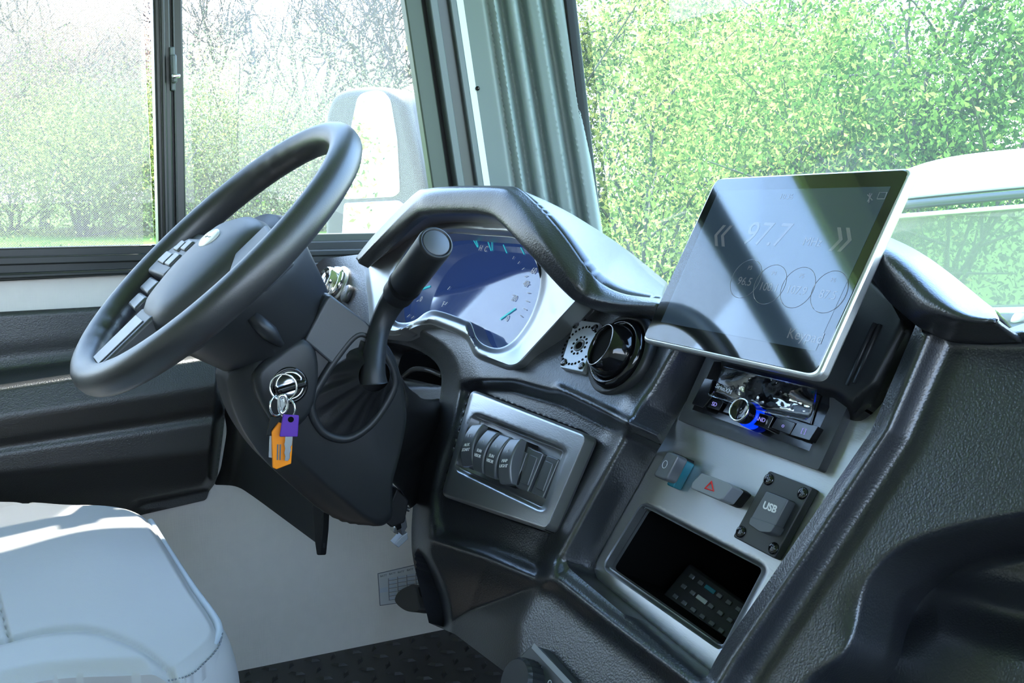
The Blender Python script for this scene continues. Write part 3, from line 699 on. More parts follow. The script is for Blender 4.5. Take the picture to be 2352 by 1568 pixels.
def blank(q, lab):
    t = thing('switch_blank', lab, 'switch blank', SWL.one(*q[2]), 'blank plugs on the silver panel')
    plate2('body', rnd(q, 3), SWL, -.012, .004, M['keyg'], t, .0015)
    q = np.array(q, float); c = q.mean(0); q2 = c+(q-c)*np.array([.62, .72])
    plate2('raised_pad', rnd(q2+np.array([-1.5, -1]), 2), SWL, .003, .0065, M['keyg'], t, .001)
blank([(1199, 1020), (1222, 1029), (1187, 1116), (1164, 1108)], 'black switch blank mostly hidden behind the MAP LIGHT rocker')
blank([(1220, 1030), (1247, 1040), (1211, 1129), (1184, 1118)], 'black switch blank in the middle of the plain plugs')
blank([(1256, 1044), (1283, 1054), (1246, 1143), (1219, 1131)], 'black switch blank at the right end of the silver panel')
# ------------------------------------------------------------------ centre stack
STK = DASH.up(-.036)
CUB = rnd([(1480, 1164), (1752, 1306), (1659, 1484), (1396, 1300)], [10, 12, 12, 10])
stk = thing('centre_stack_panel', 'brushed silver panel down the middle of the dash with a storage opening', 'trim panel', STK.one(1500, 1500))
PAN = [(1600, 790), (1597, 833), (1358, 1290), (1362, 1336), (1617, 1545), (1700, 1600), (2140, 990), (2150, 640), (1700, 640)]
def hpan(q):
    s = -sdf(q, CUB); e = sdf(q, PAN); return -.008*(1-ss(s, 0, 12))-.008*(1-ss(e, 0, 14))*(q[:, 0]+q[:, 1] < 3170)
sheet('faceplate', PAN, STK, M['alu'], stk, [CUB], hpan, step=7, thick=.010, rings=(2, 4.5, 8, 12))
# cubby behind the opening
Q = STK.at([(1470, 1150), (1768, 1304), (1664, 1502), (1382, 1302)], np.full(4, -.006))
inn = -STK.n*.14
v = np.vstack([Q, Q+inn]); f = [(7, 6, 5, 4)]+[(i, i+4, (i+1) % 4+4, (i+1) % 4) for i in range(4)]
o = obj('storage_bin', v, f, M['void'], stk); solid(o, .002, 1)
# remote control lying in the bin
FR0 = Frame(Q.mean(0)+inn*.42-STK.n*0, (1, 0, 0), nrm((0, -.45, 1)))
rem = thing('remote_control', 'black remote control lying inside the storage opening', 'remote', FR0.o)
RP = STK.up(-.075)
RA = RP.one(1655, 1408)
FR = Frame(RA, nrm(RP.one(1735, 1480)-RP.one(1560, 1350)), nrm((.1, -.75, .75)))
v, f = boxv(FR, .16, .05, .014, w=-.014); obj('body', v, f, M['soft'], rem, bevel=.004, seg=3)
for i in range(9):
    for j in range(3):
        u_, w_ = -.062+i*.0155, -.014+j*.014
        big = (i == 2 and j >= 1)
        v, f = boxv(FR, .016 if big else .0075, .005, .0016, u=u_, v=w_, w=0); k = obj('button', v, f, M['print'] if (big and j == 1) else (M['teal'] if big else M['keyg']), rem, bevel=.0008)
# black pod behind the tablet with two slots
POD = rnd([(1640, 700), (1990, 590), (2070, 660), (2112, 738), (2030, 905), (1958, 968), (1905, 930), (1640, 860)], [0, 0, 10, 14, 20, 12, 0, 0])
pod = sheet('tablet_pod', POD, STK, M['soft'], stk, h=lambda q: .024*ss(sdf(q, POD), 0, 40)+.010*bump(q, [(2085, 760), (2020, 900), (1975, 960)], 14), step=7, thick=.01)

for a, b in (((2022, 745), (1962, 880)), ((2010, 742), (1945, 885))):
    v, f = tube([STK.one(*a, .0245), STK.one(*b, .0235)], .0022, 8); obj('slot_rib', v, f, M['soft'], pod, smooth=True)
# ------------------------------------------------------------------ radio
RD = thing('car_radio', 'black car radio with a round knob glowing blue', 'radio', STK.one(1700, 1000))
TRM = rnd([(1628, 806), (1557, 964), (1879, 1079), (1960, 905), (1960, 830)], [0, 4, 6, 0, 0])
TIN = [(1640, 830), (1590, 940), (1858, 1036), (1905, 935), (1905, 850)]
sheet('trim_frame', TRM, STK, M['hub'], RD, [TIN], lambda q: .011-.002*(1-ss(-sdf(q, TIN), 0, 8)), step=9, thick=.012)
plate2('chassis', rnd([(1645, 815), (1584, 948), (1836, 1030), (1861, 1039), (1906, 940), (1906, 830)], 3), STK, -.02, .009, M['gloss'], RD, .002)
plate2('display', [(1655, 850), (1640, 905), (1862, 975), (1885, 905)], STK, .009, .011, M['gloss'], RD, .001)
def rbtn(q, leg, h=.018, name='button', lx=0, ly=0, sz=.006):
    o = plate2(name, rnd(q, 2.5), STK, .008, h, M['gloss'], RD, .0012)
    c = np.mean(q, 0)
    if leg: ptext('legend', leg, STK, c[0]+lx, c[1]+ly, h+.0002, sz, M['lilac'], o)
    return o
rbtn([(1619, 867), (1638, 871), (1627, 904), (1636, 910), (1615, 937), (1588, 927)], None, .020)
rbtn([(1632, 914), (1661, 924), (1651, 943), (1619, 932)], 'SD')
rbtn([(1674, 921), (1700, 930), (1690, 955), (1659, 946)], None)
rbtn([(1716, 940), (1777, 956), (1763, 985), (1705, 966)], 'BAND', lx=3)
rbtn([(1785, 957), (1827, 971), (1813, 998), (1770, 982)], 'o')
rbtn([(1832, 969), (1879, 979), (1859, 1011), (1815, 998)], '[ ]', .020)
FK = fr(STK, 1732, 958, .010)
v, f = lathe(FK, [(.0125, 0), (.0125, .009), (.011, .0105)], 40); obj('glow_ring', v, f, M['blue'], RD, smooth=True)
v, f = lathe(FK, [(.0105, .0095), (.0115, .012), (.0115, .022), (.0110, .0235), (.0103, .023)], 40); kn = obj('knob', v, f, M['gloss'], RD, smooth=True)
v, f = lathe(FK, [(.0115, .0215), (.0121, .0228), (.0112, .0243), (.0103, .0234)], 40, cap=False); obj('knob_rim', v, f, M['chrome'], kn, smooth=True)
v, f = boxv(FK, .0015, .018, .0005, w=.0231); obj('pointer', v, f, M['matte'], kn)
# peeling clear film over its display
fl = [[(1662, 842), (1720, 856), (1790, 872), (1876, 893)], [(1650, 868), (1712, 886), (1784, 905), (1872, 925)], [(1640, 897), (1706, 917), (1776, 938), (1862, 955)], [(1628, 908), (1700, 930), (1770, 950), (1848, 965)]]
hh = [[.05, .035, .04, .055], [.034, .03, .036, .04], [.030, .026, .034, .036], [.022, .024, .026, .028]]
lines = [STK.at(l, np.array(h_)) for l, h_ in zip(fl, hh)]
v, f = loft(lines, 40, 6); rr = np.random.default_rng(3).normal(0, .00018, len(v)); v = v+STK.n*rr[:, None]
o = obj('protective_film', v, f, M['film'], None, smooth=True); tag(o, 'crinkled clear protective film peeling off the radio display', 'film'); solid(o, .0004, 0)
ptext('print', 'SiriusXM', STK, 1662, 893, .034, .0065, M['print'], o, rot=-.1)

# ------------------------------------------------------------------ switches below the radio
ts = thing('push_switch', 'grey square push switch with teal side left of the hazard button', 'switch', STK.one(1530, 1120))
T0 = [(1532, 1033), (1559, 1044), (1529, 1103), (1498, 1092)]
plate2('cap', rnd(T0, 9), STK, .014, .030, M['keyg'], ts, .004, 4)
plate2('skirt', rnd(np.array(T0, float)+np.array([10, 3]), 4), STK, -.004, .018, M['matte'], ts, .001)
plate2('side_strip', rnd(np.array([(1562, 1048), (1577, 1058), (1545, 1119), (1530, 1112)], float), 4), STK, .0, .013, M['teal'], ts, .002)
v, f = tube([fr(STK, 1527, 1066, .0303).at(.0032*cos(t), .004*sin(t)) for t in np.linspace(0, 2*pi, 20, endpoint=False)], .0004, 4, True); obj('lamp_icon', v, f, M['print'], ts)
M['haz'] = pmat('hazard_cap', (.22, .235, .26), .38, spec=.8)
hz = thing('hazard_button', 'grey hazard button with a red triangle', 'button', STK.one(1640, 1150))
Hq = [(1611, 1085), (1672, 1108), (1682, 1117), (1658, 1147), (1648, 1147), (1586, 1121), (1589, 1108)]
plate2('cap', rnd(Hq, 4), STK, .012, .030, M['haz'], hz, .003, 4)
plate2('skirt', rnd(np.array(Hq, float)+np.array([11, 5]), 4), STK, -.004, .022, M['matte'], hz, .001)
pts = [STK.one(x, y, .0303) for x, y in ((1634, 1106), (1620, 1121), (1639, 1127))]
v, f = tube(pts, .0011, 6, True); obj('warning_triangle', v, f, M['red'], hz)
us = thing('usb_socket', 'USB socket with grey flap on a screwed square plate', 'socket', STK.one(1740, 1290))
UP = rnd([(1766, 1080), (1866, 1119), (1778, 1282), (1683, 1232)], 6)
plate2('plate', UP, STK, .0, .010, M['hub'], us, .001)
for x, y in ((1766, 1101), (1844, 1133), (1702, 1221), (1777, 1259)): hexscrew(x, y, STK, .010, .0058, us)
UC = [(1760, 1127), (1811, 1147), (1778, 1210), (1752, 1210), (1720, 1196)]
fp = plate2('flap', rnd(UC, 4), STK, .012, .024, M['keyg'], us, .0025, 4)
plate2('flap_lip', rnd([(1724, 1186), (1781, 1205), (1770, 1222), (1745, 1221), (1719, 1203)], 5), STK, .012, .026, M['keyg'], us, .003, 3)
plate2('socket_body', rnd(np.array(UC, float)+np.array([7, 2]), 3), STK, .008, .016, M['matte'], us, .001)
ptext('legend', 'USB', STK, 1768, 1165, .0243, .0095, M['white'], us, bold=.0003)

# heater control at the foot of the dash
HV = thing('heater_control', 'black heater control panel with a ribbed knob at the foot of the dash', 'control panel', DASH.one(1250, 1600, -.02))
HP = DASH.up(.004)
plate2('panel', rnd([(1219, 1480), (1240, 1486), (1330, 1590), (1240, 1700), (1130, 1600), (1170, 1530)], 8), HP, -.03, .010, M['hub'], HV, .003, 3)
stroke('edge_strip', HP, (1224, 1482), (1322, 1586), .006, .011, M['haz'], HV)
FH = fr(HP, 1215, 1570, .010); K = 48; V, fs = lathe(FH, [(.024, 0), (.024, .016), (.021, .020), (.0, .020)], K, cap=False)
V = V.copy()
for i in range(K):
    if i % 2:
        for j in range(2): V[j*K+i] = FH.o+(V[j*K+i]-FH.o)*.97
obj('knob', V, fs, M['soft'], HV, smooth=False)
for s, x, y in (('O', 1232, 1526), ('2', 1240, 1536), ('3', 1243, 1549), ('O', 1262, 1568)): ptext('legend', s, HP, x, y, .0102, .008, M['print'], HV, rot=-.5)

# ------------------------------------------------------------------ tablet
BL, BR, TR = dep(1473, 781, 1.085), dep(1871, 866, .872), dep(2089, 386, .872)
TAB = Plane(BL, np.cross(BR-BL, TR-BL)); TAB = TAB if TAB.n[1] < 0 else Plane(BL, -TAB.n)
tb = thing('tablet', 'tablet touchscreen in a silver frame mounted on the dash', 'tablet', TAB.one(1670, 870))
TG = [(1643, 408), (2096, 384), (1878, 872), (1473, 783)]
plate2('frame', rnd(TG, [22, 22, 26, 14], 8), TAB, -.012, .0, M['tabframe'], tb, .003, 3)
G2 = rnd([(1646, 411), (2089, 389), (1871, 860), (1478, 775)], [20, 20, 24, 12], 8)
plate2('glass', G2, TAB, -.001, .0006, M['tabglass'], tb, .0004, 1)
plate2('display', [(1650, 438), (2046, 428), (1873, 806), (1518, 739)], TAB, .0006, .0008, M['tabscreen'], tb, 0)
EXT = nrm(BR-BL)
def ttext(name, s, x, y, size, rot=0, **k):
    Fm = Frame(TAB.one(x, y, .0009), EXT, TAB.n); return text(name, s, Fm.mat() @ Matrix.Rotation(rot, 4, 'Z'), size, M['tabtext'], tb, ext=.00005, **k)
ttext('frequency_reading', '97.7', 1757, 540, .034, shear=.15)
ttext('legend', 'MHz', 1866, 556, .012); ttext('legend', 'Keypad', 1849, 772, .014)
ttext('seek_arrow', '«', 1660, 533, .05); ttext('seek_arrow', '»', 1938, 541, .05)
for lab, fq, x, y in (('P3', '96.5', 1713, 640), ('P4', '100.1', 1768, 653), ('P5', '107.9', 1832, 660), ('P6', '87.5', 1904, 670)):
    Fm = Frame(TAB.one(x, y, .0009), EXT, TAB.n)
    v, f = tube([Fm.at(.0195*cos(t), .0195*sin(t)) for t in np.linspace(0, 2*pi, 40, endpoint=False)], .00022, 4, True)
    o = obj('preset_ring', v, f, M['tabtext'], tb)
    text('legend', lab, Fm.mat(0, .011), .006, M['tabtext'], o, ext=.00005); text('legend', fq, Fm.mat(0, -.003), .0115, M['tabtext'], o, ext=.00005)
ttext('legend', '10:36', 1806, 452, .008)
for a, b in (((1993, 463), (2003, 445)), ((1993, 447), (2004, 460)), ((1998, 444), (1996, 466))): stroke('status_icon', TAB, a, b, .0008, .0009, M['tabtext'], tb)
v, f = tube([Frame(TAB.one(2026, 449, .0009), EXT, TAB.n).at(*p) for p in ((-.004, -.003), (.004, -.003), (.004, .003), (-.004, .003))], .0004, 4, True); obj('status_icon', v, f, M['tabtext'], tb)
A0 = TAB.one(1800, 640, -.012); B0 = STK.one(1820, 760, .0)
v, f = tube([A0, A0-TAB.n*.02, (A0+B0)/2-TAB.n*.01, B0], .022, 14); obj('mount_arm', v, f, M['matte'], tb, smooth=True)
# ------------------------------------------------------------------ steering wheel
WN = nrm((.04, -.68, .732)); WC = np.array([-1.228, .232, .846]); WR = .195
FW = Frame(WC, (1, 0, 0), WN)
sw = thing('steering_wheel', 'black leather steering wheel with buttons and a white oval badge', 'steering wheel', WC)
k_, n_ = 18, 144; V, fs = [], []
for i in range(n_):
    t = 2*pi*i/n_
    g = 0
    for c in (radians(128), radians(232)):   # finger grips
        d = abs((t-c+pi) % (2*pi)-pi)
        if d < .42: g = .0016*(1+cos(d*44))*(1-d/.42)
    for j in range(k_):
        s = 2*pi*j/k_; rr = .0172*(1+.10*abs(sin(s)))
        inner = max(0, -cos(s)); rad = WR+(rr+g*inner)*cos(s)
        V.append(FW.at(rad*cos(t), rad*sin(t), rr*sin(s)))
for i in range(n_):
    for j in range(k_): fs.append((i*k_+j, ((i+1) % n_)*k_+j, ((i+1) % n_)*k_+(j+1) % k_, i*k_+(j+1) % k_))
fixn(obj('rim', V, fs, M['wheel'], sw, smooth=True))
def dome(Fm, outline, prof, name, mat, parent):     # prof [(scale, w)]
    o2 = np.array(outline, float); c = o2.mean(0); V, fs = [], []; n = len(o2)
    for s, w in prof:
        for p in c+(o2-c)*s: V.append(Fm.at(p[0], p[1], w))
    for j in range(len(prof)-1):
        for i in range(n): fs.append((j*n+i, j*n+(i+1) % n, (j+1)*n+(i+1) % n, (j+1)*n+i))
    fs += [tuple(range(n))[::-1], tuple(range((len(prof)-1)*n, len(prof)*n))]
    return fixn(obj(name, V, fs, mat, parent, smooth=True))
HUB = spline([(-.080, .014), (-.062, .046), (0, .061), (.070, .052), (.088, .018), (.086, -.045), (.060, -.096), (.024, -.112), (-.022, -.112), (-.052, -.096), (-.078, -.045)], True, 6)
hub = dome(FW, HUB, [(1.0, -.05), (1.02, -.022), (1.0, -.008), (.94, .003), (.8, .010), (.55, .015), (.25, .0175), (.05, .018)], 'airbag_cover', M['hub'], sw)
# badge
FBd = Frame(FW.at(0, .006, .0165), FW.ex, FW.n)
v, f = lathe(FBd, [(.0235, -.004), (.0235, .001), (.021, .0022)], 36, su=1, sv=.62); bd = obj('badge', v, f, M['badge'], hub, smooth=True); bd['label'] = 'white oval badge'
v, f = tube([FBd.at(-.010, -.001, .0024), FBd.at(-.003, .001, .0024), FBd.at(.004, .0, .0024), FBd.at(.011, .0015, .0024)], .0004, 6); obj('badge_mark', v, f, M['ink'], bd)
ob2 = obj('moulded_mark', *boxv(FW, .006, .004, .001, u=-.02, v=-.062, w=.0135), M['keyg'], hub)
# spokes
def spoke(pts, w0, w1, name='spoke'): v, f = polyv(FW, pts, w0, w1); return fixn(obj(name, v, f, M['hub'], sw, bevel=.004, seg=3))
spoke([(-.19, .018), (-.07, .024), (-.07, -.05), (-.135, -.05), (-.187, -.016)], -.024, -.004)
spoke([(.19, .030), (.086, .052), (.084, .004), (.13, -.022), (.187, -.012)], -.024, .003)
spoke([(-.034, -.10), (.034, -.10), (.030, -.188), (-.030, -.188)], -.022, .006)
v, f = polyv(FW, [(-.024, -.112), (.024, -.112), (.022, -.178), (-.022, -.178)], .006, .0075); obj('spoke_inlay', v, f, M['keyg'], sw, bevel=.0006)
for sx in (-1,):
    pod = [(sx*.160, -.062), (sx*.166, -.040), (sx*.150, -.014), (sx*.120, .002), (sx*.066, .006), (sx*.066, -.058)]
    v, f = polyv(FW, pod, -.008, .010); p_ = fixn(obj('button_pod', v, f, M['hub'], sw, bevel=.004, seg=3))
    for a, b, c, d in ((.086, -.010, .026, .016), (.116, -.014, .026, .016), (.126, -.036, .040, .018), (.086, -.034, .030, .020)):
        v, f = boxv(FW, c, d, .007, u=sx*a, v=b, w=.006); obj('button', v, f, M['keyg'], p_, bevel=.002)
    for a, b, c, d in ((.118, -.074, .058, .021), (.100, -.098, .050, .021)):
        v, f = boxv(FW, c, d, .014, u=sx*a, v=b, w=-.010); obj('button', v, f, M['keyg'], p_, bevel=.003)
# back cover
dome(FW, [(.104*cos(t), -.012+.098*sin(t)) for t in np.linspace(0, 2*pi, 56, endpoint=False)], [(.9, -.012), (1.0, -.024), (1.02, -.045), (.96, -.06), (.78, -.115), (.74, -.122), (.1, -.122)], 'back_cover', M['soft'], sw)
dome(Frame(FW.at(.088, -.03, -.055), FW.ex, FW.n), [(.02*cos(t), .012*sin(t)) for t in np.linspace(0, 2*pi, 20, endpoint=False)], [(.8, 0), (.8, -.03), (.3, -.05)], 'back_rib', M['soft'], sw)

# ------------------------------------------------------------------ steering column
sc = thing('steering_column', 'black steering column shroud below the wheel', 'steering column', CP.one(700, 1100))
SH = rnd([(640, 770), (700, 745), (752, 668), (850, 744), (905, 800), (930, 880), (940, 960), (925, 1040), (905, 1110), (905, 1196), (878, 1216), (842, 1202), (745, 1122), (655, 1040), (602, 960), (578, 890), (572, 840)], [10, 30, 20, 30, 40, 40, 30, 30, 14, 14, 16, 20, 40, 40, 40, 30, 20])
SH = dens(SH, 12)
_e = spline([(560, 790), (574, 850), (602, 960), (655, 1040), (745, 1122), (842, 1204), (905, 1206)], False, 6); _t = np.array([np.argmin(np.linalg.norm(_e-p, axis=1)) for p in SH])/(len(_e)-1)
_k = ss(_t, 0, .2)*(1-ss(_t, .72, 1))*(dline(SH, _e) < 14); SH2 = SH+np.outer(_k, [-40, 27])
A = CP.at(SH, np.zeros(len(SH))); A2 = CP.at(SH2, np.zeros(len(SH))); c = A.mean(0); V = []; n = len(A); prof = [(.90, .004, 0), (.96, .001, 0), (.99, -.004, 0), (1.0, -.012, .3), (1.0, -.030, .95), (1.0, -.036, 1), (1.0, -.10, 1), (.95, -.115, 1), (.9, -.12, 1)]
for s, w, q_ in prof:
    for p in A*(1-q_)+A2*q_: V.append(c+(p-c)*s+np.array([w, 0, 0]))
fs = []
for j in range(len(prof)-1):
    for i in range(n): fs.append((j*n+i, j*n+(i+1) % n, (j+1)*n+(i+1) % n, (j+1)*n+i))
fs += [tuple(range(n)), tuple(range((len(prof)-1)*n, len(prof)*n))]
fixn(obj('shroud', V, fs, M['soft'], sc, smooth=True))
plate2('upper_shroud', rnd([(758, 676), (850, 746), (872, 786), (840, 800), (770, 842), (700, 782), (742, 702)], [10, 20, 14, 10, 4, 6, 14]), CP, -.01, .010, M['hub'], sc, .006, 3)
dome(Frame(CP.one(0, 0)*0, (0, 1, 0), (1, 0, 0)), [(p[1], p[2]) for p in CP.at(spline([(580, 860), (640, 800), (690, 772), (722, 805), (726, 880), (706, 950), (660, 985), (610, 950)], True, 6), np.zeros(48))], [(1.02, COLX-.004), (.99, COLX+.006), (.93, COLX+.011), (.8, COLX+.013), (.1, COLX+.013)], 'ignition_boss', M['soft'], sc)
FL = Frame(CP.one(664, 884, .012), (0, 1, 0), nrm((1, -.12, .06)))
v, f = lathe(FL, [(.021, -.004), (.021, .003), (.018, .005), (.017, .001)], 40); obj('lock_surround', v, f, M['gloss'], sc, smooth=True)
v, f = lathe(FL, [(.0165, .0), (.0165, .006), (.0145, .007), (.0135, .005), (.006, .005)], 40); obj('lock_barrel', v, f, M['steel'], sc, smooth=True)
# shifter opening with its gaiter
OPN = spline([(714, 930), (740, 872), (780, 812), (818, 770), (848, 776), (880, 810), (902, 850), (904, 892), (866, 958), (824, 996), (784, 1008), (738, 988)], True, 5)
P0 = CP.at(OPN, np.full(len(OPN), .006)); v, f = tube(P0, .005, 10, True); obj('opening_rim', v, f, M['soft'], sc, smooth=True)
Q0 = CP.at(OPN, np.full(len(OPN), .004))
base = CP.one(860, 862, .034)
c0 = Q0.mean(0); ringn = 12
V = [Q0]
tgt = base
for s, fo in ((.35, .3), (.7, .75), (1.0, 1.0)):
    R_ = []
    for i, q in enumerate(Q0):
        d = (q-c0); e = tgt+d/np.linalg.norm(d)*.019
        R_.append(q*(1-s)+e*s+np.array([1, 0, 0])*(.004*sin(i*1.3)*sin(pi*s)-.004*sin(pi*s)))
    V.append(np.array(R_))
v, f = loft(V, len(OPN), 4, closed=True, sm=False); fixn(obj('gaiter', v, f, M['cloth'], sc, smooth=True))
plate2('lower_bracket', [(880, 1195), (912, 1120), (940, 1150), (930, 1200), (900, 1212)], CP, -.09, -.03, M['matte'], sc, .002)
# folded gaiter between column and dash
a_ = [CP.one(x, y, -.02) for x, y in ((882, 800), (918, 860), (930, 930), (890, 1000), (845, 1040), (880, 1085), (925, 1130))]
b_ = [DASH.one(x, y, -.045) for x, y in ((960, 940), (1005, 915), (1018, 945), (1000, 1010), (985, 1060), (968, 1110), (960, 1150))]
a_, b_ = resample(spline(a_, False, 6), 60), resample(spline(b_, False, 6), 60)
V = []
for s in np.linspace(0, 1, 14):
    l = a_*(1-s)+b_*s; ph = np.linspace(0, 13, 60)+s*2.5; off = .007*np.sin(ph)*sin(pi*s)+.004*np.sin(ph*2.3+s*9)*sin(pi*s)
    V.append(l+np.outer(off, [.8, -.6, 0])+np.array([0, 0, -.012])*sin(pi*s))
v, f = loft(V, 60, 1, sm=False); o = fixn(obj('column_gaiter', v, f, M['cloth'], None, smooth=True)); solid(o, .001, 0); tag(o, 'folded black gaiter between the steering column and the dash', 'gaiter')

# ------------------------------------------------------------------ shift lever
sl_ = thing('shift_lever', 'black column shift lever with a thick round handle', 'gear lever', base)
pt = [dep(858, 880, 1.205), dep(857, 850, 1.205), dep(862, 800, 1.215), dep(872, 752, 1.225), dep(893, 706, 1.225), dep(916, 672, 1.215)]
v, f = tube(spline(pt, False, 6), np.interp(np.linspace(0, 1, 31), [0, .15, .5, .75, 1], [.0165, .0145, .0125, .014, .0165]), 16); obj('lever', v, f, M['soft'], sl_, smooth=True)
A, B = dep(912, 678, 1.22), dep(1003, 556, 1.115); ax = nrm(B-A); Lh = np.linalg.norm(B-A); FHd = Frame(A, np.cross(ax, _u), ax)
v, f = lathe(FHd, [(.015, -.006), (.0185, .004), (.0188, .03), (.0182, .032), (.0192, .034), (.0196, Lh-.006), (.0188, Lh-.001), (.0165, Lh), (.0160, Lh-.002)], 40); hd = obj('handle', v, f, M['soft'], sl_, smooth=True)
v, f = lathe(FHd, [(.0155, Lh-.004), (.0155, Lh-.001), (.0145, Lh-.0004)], 36); obj('end_button', v, f, M['hub'], hd, smooth=True)
v, f = lathe(FHd, [(.0192, .024), (.0200, .027), (.0200, .030), (.0192, .033)], 36, cap=False); obj('collar', v, f, M['matte'], hd, smooth=True)

# ------------------------------------------------------------------ keys
KX = COLX+.028
KP = Plane((KX, 0, 0), (1, -.15, 0))
ik = thing('ignition_key', 'black-headed key turned in the ignition lock', 'key', KP.one(664, 884))
FI = Frame(FL.at(0, 0, .004), nrm(FL.ex*.97+FL.ey*.24), FL.n)
v, f = boxv(FI, .036, .009, .020); obj('head', v, f, M['gloss'], ik, bevel=.003, seg=3)
kr = thing('key_ring', 'steel split rings with a snap clip hanging from the ignition key', 'key ring', KP.one(655, 930))
def ring(cx, cy, rx, h, tiltx, name='ring', rr=.0011, r=.0135):
    c = KP.one(cx, cy, h); n = nrm(KP.n+np.array([0, tiltx, .1])); Fm = Frame(c, (0, 1, 0), n)
    v, f = tube([Fm.at(r*cos(t), r*sin(t)) for t in np.linspace(0, 2*pi, 40, endpoint=False)], rr, 8, True); return obj(name, v, f, M['chrome'], kr, smooth=True)
ring(651, 889, 0, .004, -.2, r=.0140)
ring(635, 932, 0, .004, .9, r=.0105); ring(660, 938, 0, .006, -1.2, r=.0105)
clp = [KP.one(x, y, .008) for x, y in ((641, 915), (646, 908), (655, 910), (660, 925), (658, 940), (648, 949), (642, 940))]
v, f = tube(spline(clp, True, 5), .0020, 8, True); obj('snap_clip', v, f, M['chrome'], kr, smooth=True)
v, f = prism([KP.one(x, y, .006) for x, y in ((641, 918), (652, 912), (656, 930), (645, 946))], KP.n*.003); fixn(obj('clip_body', v, f, M['steel'], kr, bevel=.001))
def key(name, label, headpx, bladepx, mat, h, hole, cat='key'):
    t = thing(name, label, cat, KP.one(*np.mean(headpx, 0), h), 'keys hanging from the ring')
    o = plate2('head', rnd(headpx, 3), KP, h-.003, h, mat, t, .0012, 2)
    if hole: v, f = lathe(fr(KP, *hole, h, (0, 1, 0)), [(.0032, -.0002), (.0032, .0003)], 16); obj('ring_hole', v, f, M['void'], o)
    plate2('blade', bladepx, KP, h-.0022, h-.0008, M['steel'], t, .0003, 1)
    return t
key('key', 'key with a purple plastic head', [(650, 952), (687, 954), (684, 1003), (642, 1003)], [(655, 1000), (673, 1000), (671, 1022), (668, 1026), (669, 1034), (666, 1040), (666, 1052), (661, 1059), (654, 1058), (655, 1048), (653, 1040), (655, 1030), (653, 1020), (655, 1012)], M['purple'], .014, (668, 963))
key('key', 'key with a black plastic head behind the orange tag', [(622, 955), (645, 958), (641, 975), (625, 1001), (611, 1001)], [(619, 998), (630, 1000), (627, 1052), (617, 1050)], M['gloss'], .003, None)
ot = thing('key_tag', 'orange plastic key tag hanging on the ring', 'key tag', KP.one(650, 1050))
plate2('body', [(641, 970), (652, 975), (673, 1004), (669, 1065), (635, 1078), (626, 1074), (624, 992)], KP, .003, .0075, M['orange'], ot, .001)
for i, x in enumerate((638, 644)): stroke('print_line', KP, (x, 1020), (x-1, 1056), .0015, .0078, M['ink'], ot)

# ------------------------------------------------------------------ wiring and pedal under the dash
wp = thing('wiring_plug', 'bundle of small wiring plugs hanging under the steering column', 'plug', CP.one(920, 1250, -.1))
PW = CP.up(-.06)
for q, mt_ in (([(903, 1186), (921, 1190), (925, 1212), (910, 1220)], 'gloss'), ([(918, 1200), (932, 1184), (936, 1210), (924, 1230)], 'hub'), ([(922, 1232), (936, 1222), (938, 1238), (916, 1258), (905, 1250)], 'haz'), ([(904, 1206), (914, 1212), (916, 1228), (905, 1224)], 'steel')):
    plate2('plug_body', q, PW, -.012, .004, M[mt_], wp, .0012)
v, f = tube(spline([PW.one(908, 1188), PW.one(900, 1176), PW.one(915, 1165), PW.one(940, 1170)], False, 5), .003, 8); obj('wire', v, f, M['black'], wp, smooth=True)
pdp = Plane((0, .64, 0), (0, -1, .3))
pe = thing('pedal', 'black pedal arm tucked under the dash beside the sticker', 'pedal', pdp.one(940, 1400))
plate2('pad', spline([(906, 1378), (915, 1358), (935, 1346), (952, 1344), (960, 1380), (962, 1402), (938, 1404), (918, 1394)], True, 4), pdp, -.03, .0, M['rubber'], pe, .006, 3)
plate2('arm', [(948, 1352), (966, 1344), (1000, 1330), (1000, 1356), (966, 1372)], pdp, -.03, -.006, M['matte'], pe, .003)
stk2 = thing('wiring_sticker', 'printed wiring sticker headed BATT on the side wall', 'sticker', LW.one(905, 1390))
plate2('paper', [(867, 1316), (1000, 1285), (1004, 1372), (872, 1391)], LW, .0, .0008, M['paper'], stk2, 0)
SP = LW
for a, b in (((868, 1317), (1000, 1286)), ((868, 1317), (873, 1390)), ((873, 1390), (1002, 1372))): stroke('border', SP, a, b, .0012, .001, M['ink'], stk2)
EY = (0, 1, 0)
for x, y in ((881, 1322), (901, 1317), (921, 1313), (942, 1308)):
    Fm = Frame(LW.one(x, y, .001), EY, (1, 0, 0)); text('legend', 'BATT', Fm.mat(), .0058, M['ink'], stk2)
for ci in range(4):
    for ri in range(6):
        x = 893+ci*21; y = 1330-ci*4+ri*9
        stroke('table_cell', SP, (x, y), (x+17, y-3), .0045, .001, M['print'], stk2); stroke('table_line', SP, (x, y+3), (x+19, y), .0007, .0012, M['ink'], stk2)
    stroke('table_line', SP, (892+ci*21, 1328-ci*4), (894+ci*21, 1378-ci*4), .001, .0012, M['ink'], stk2)
stroke('table_cell', SP, (872, 1356), (891, 1353), .010, .001, M['print'], stk2)

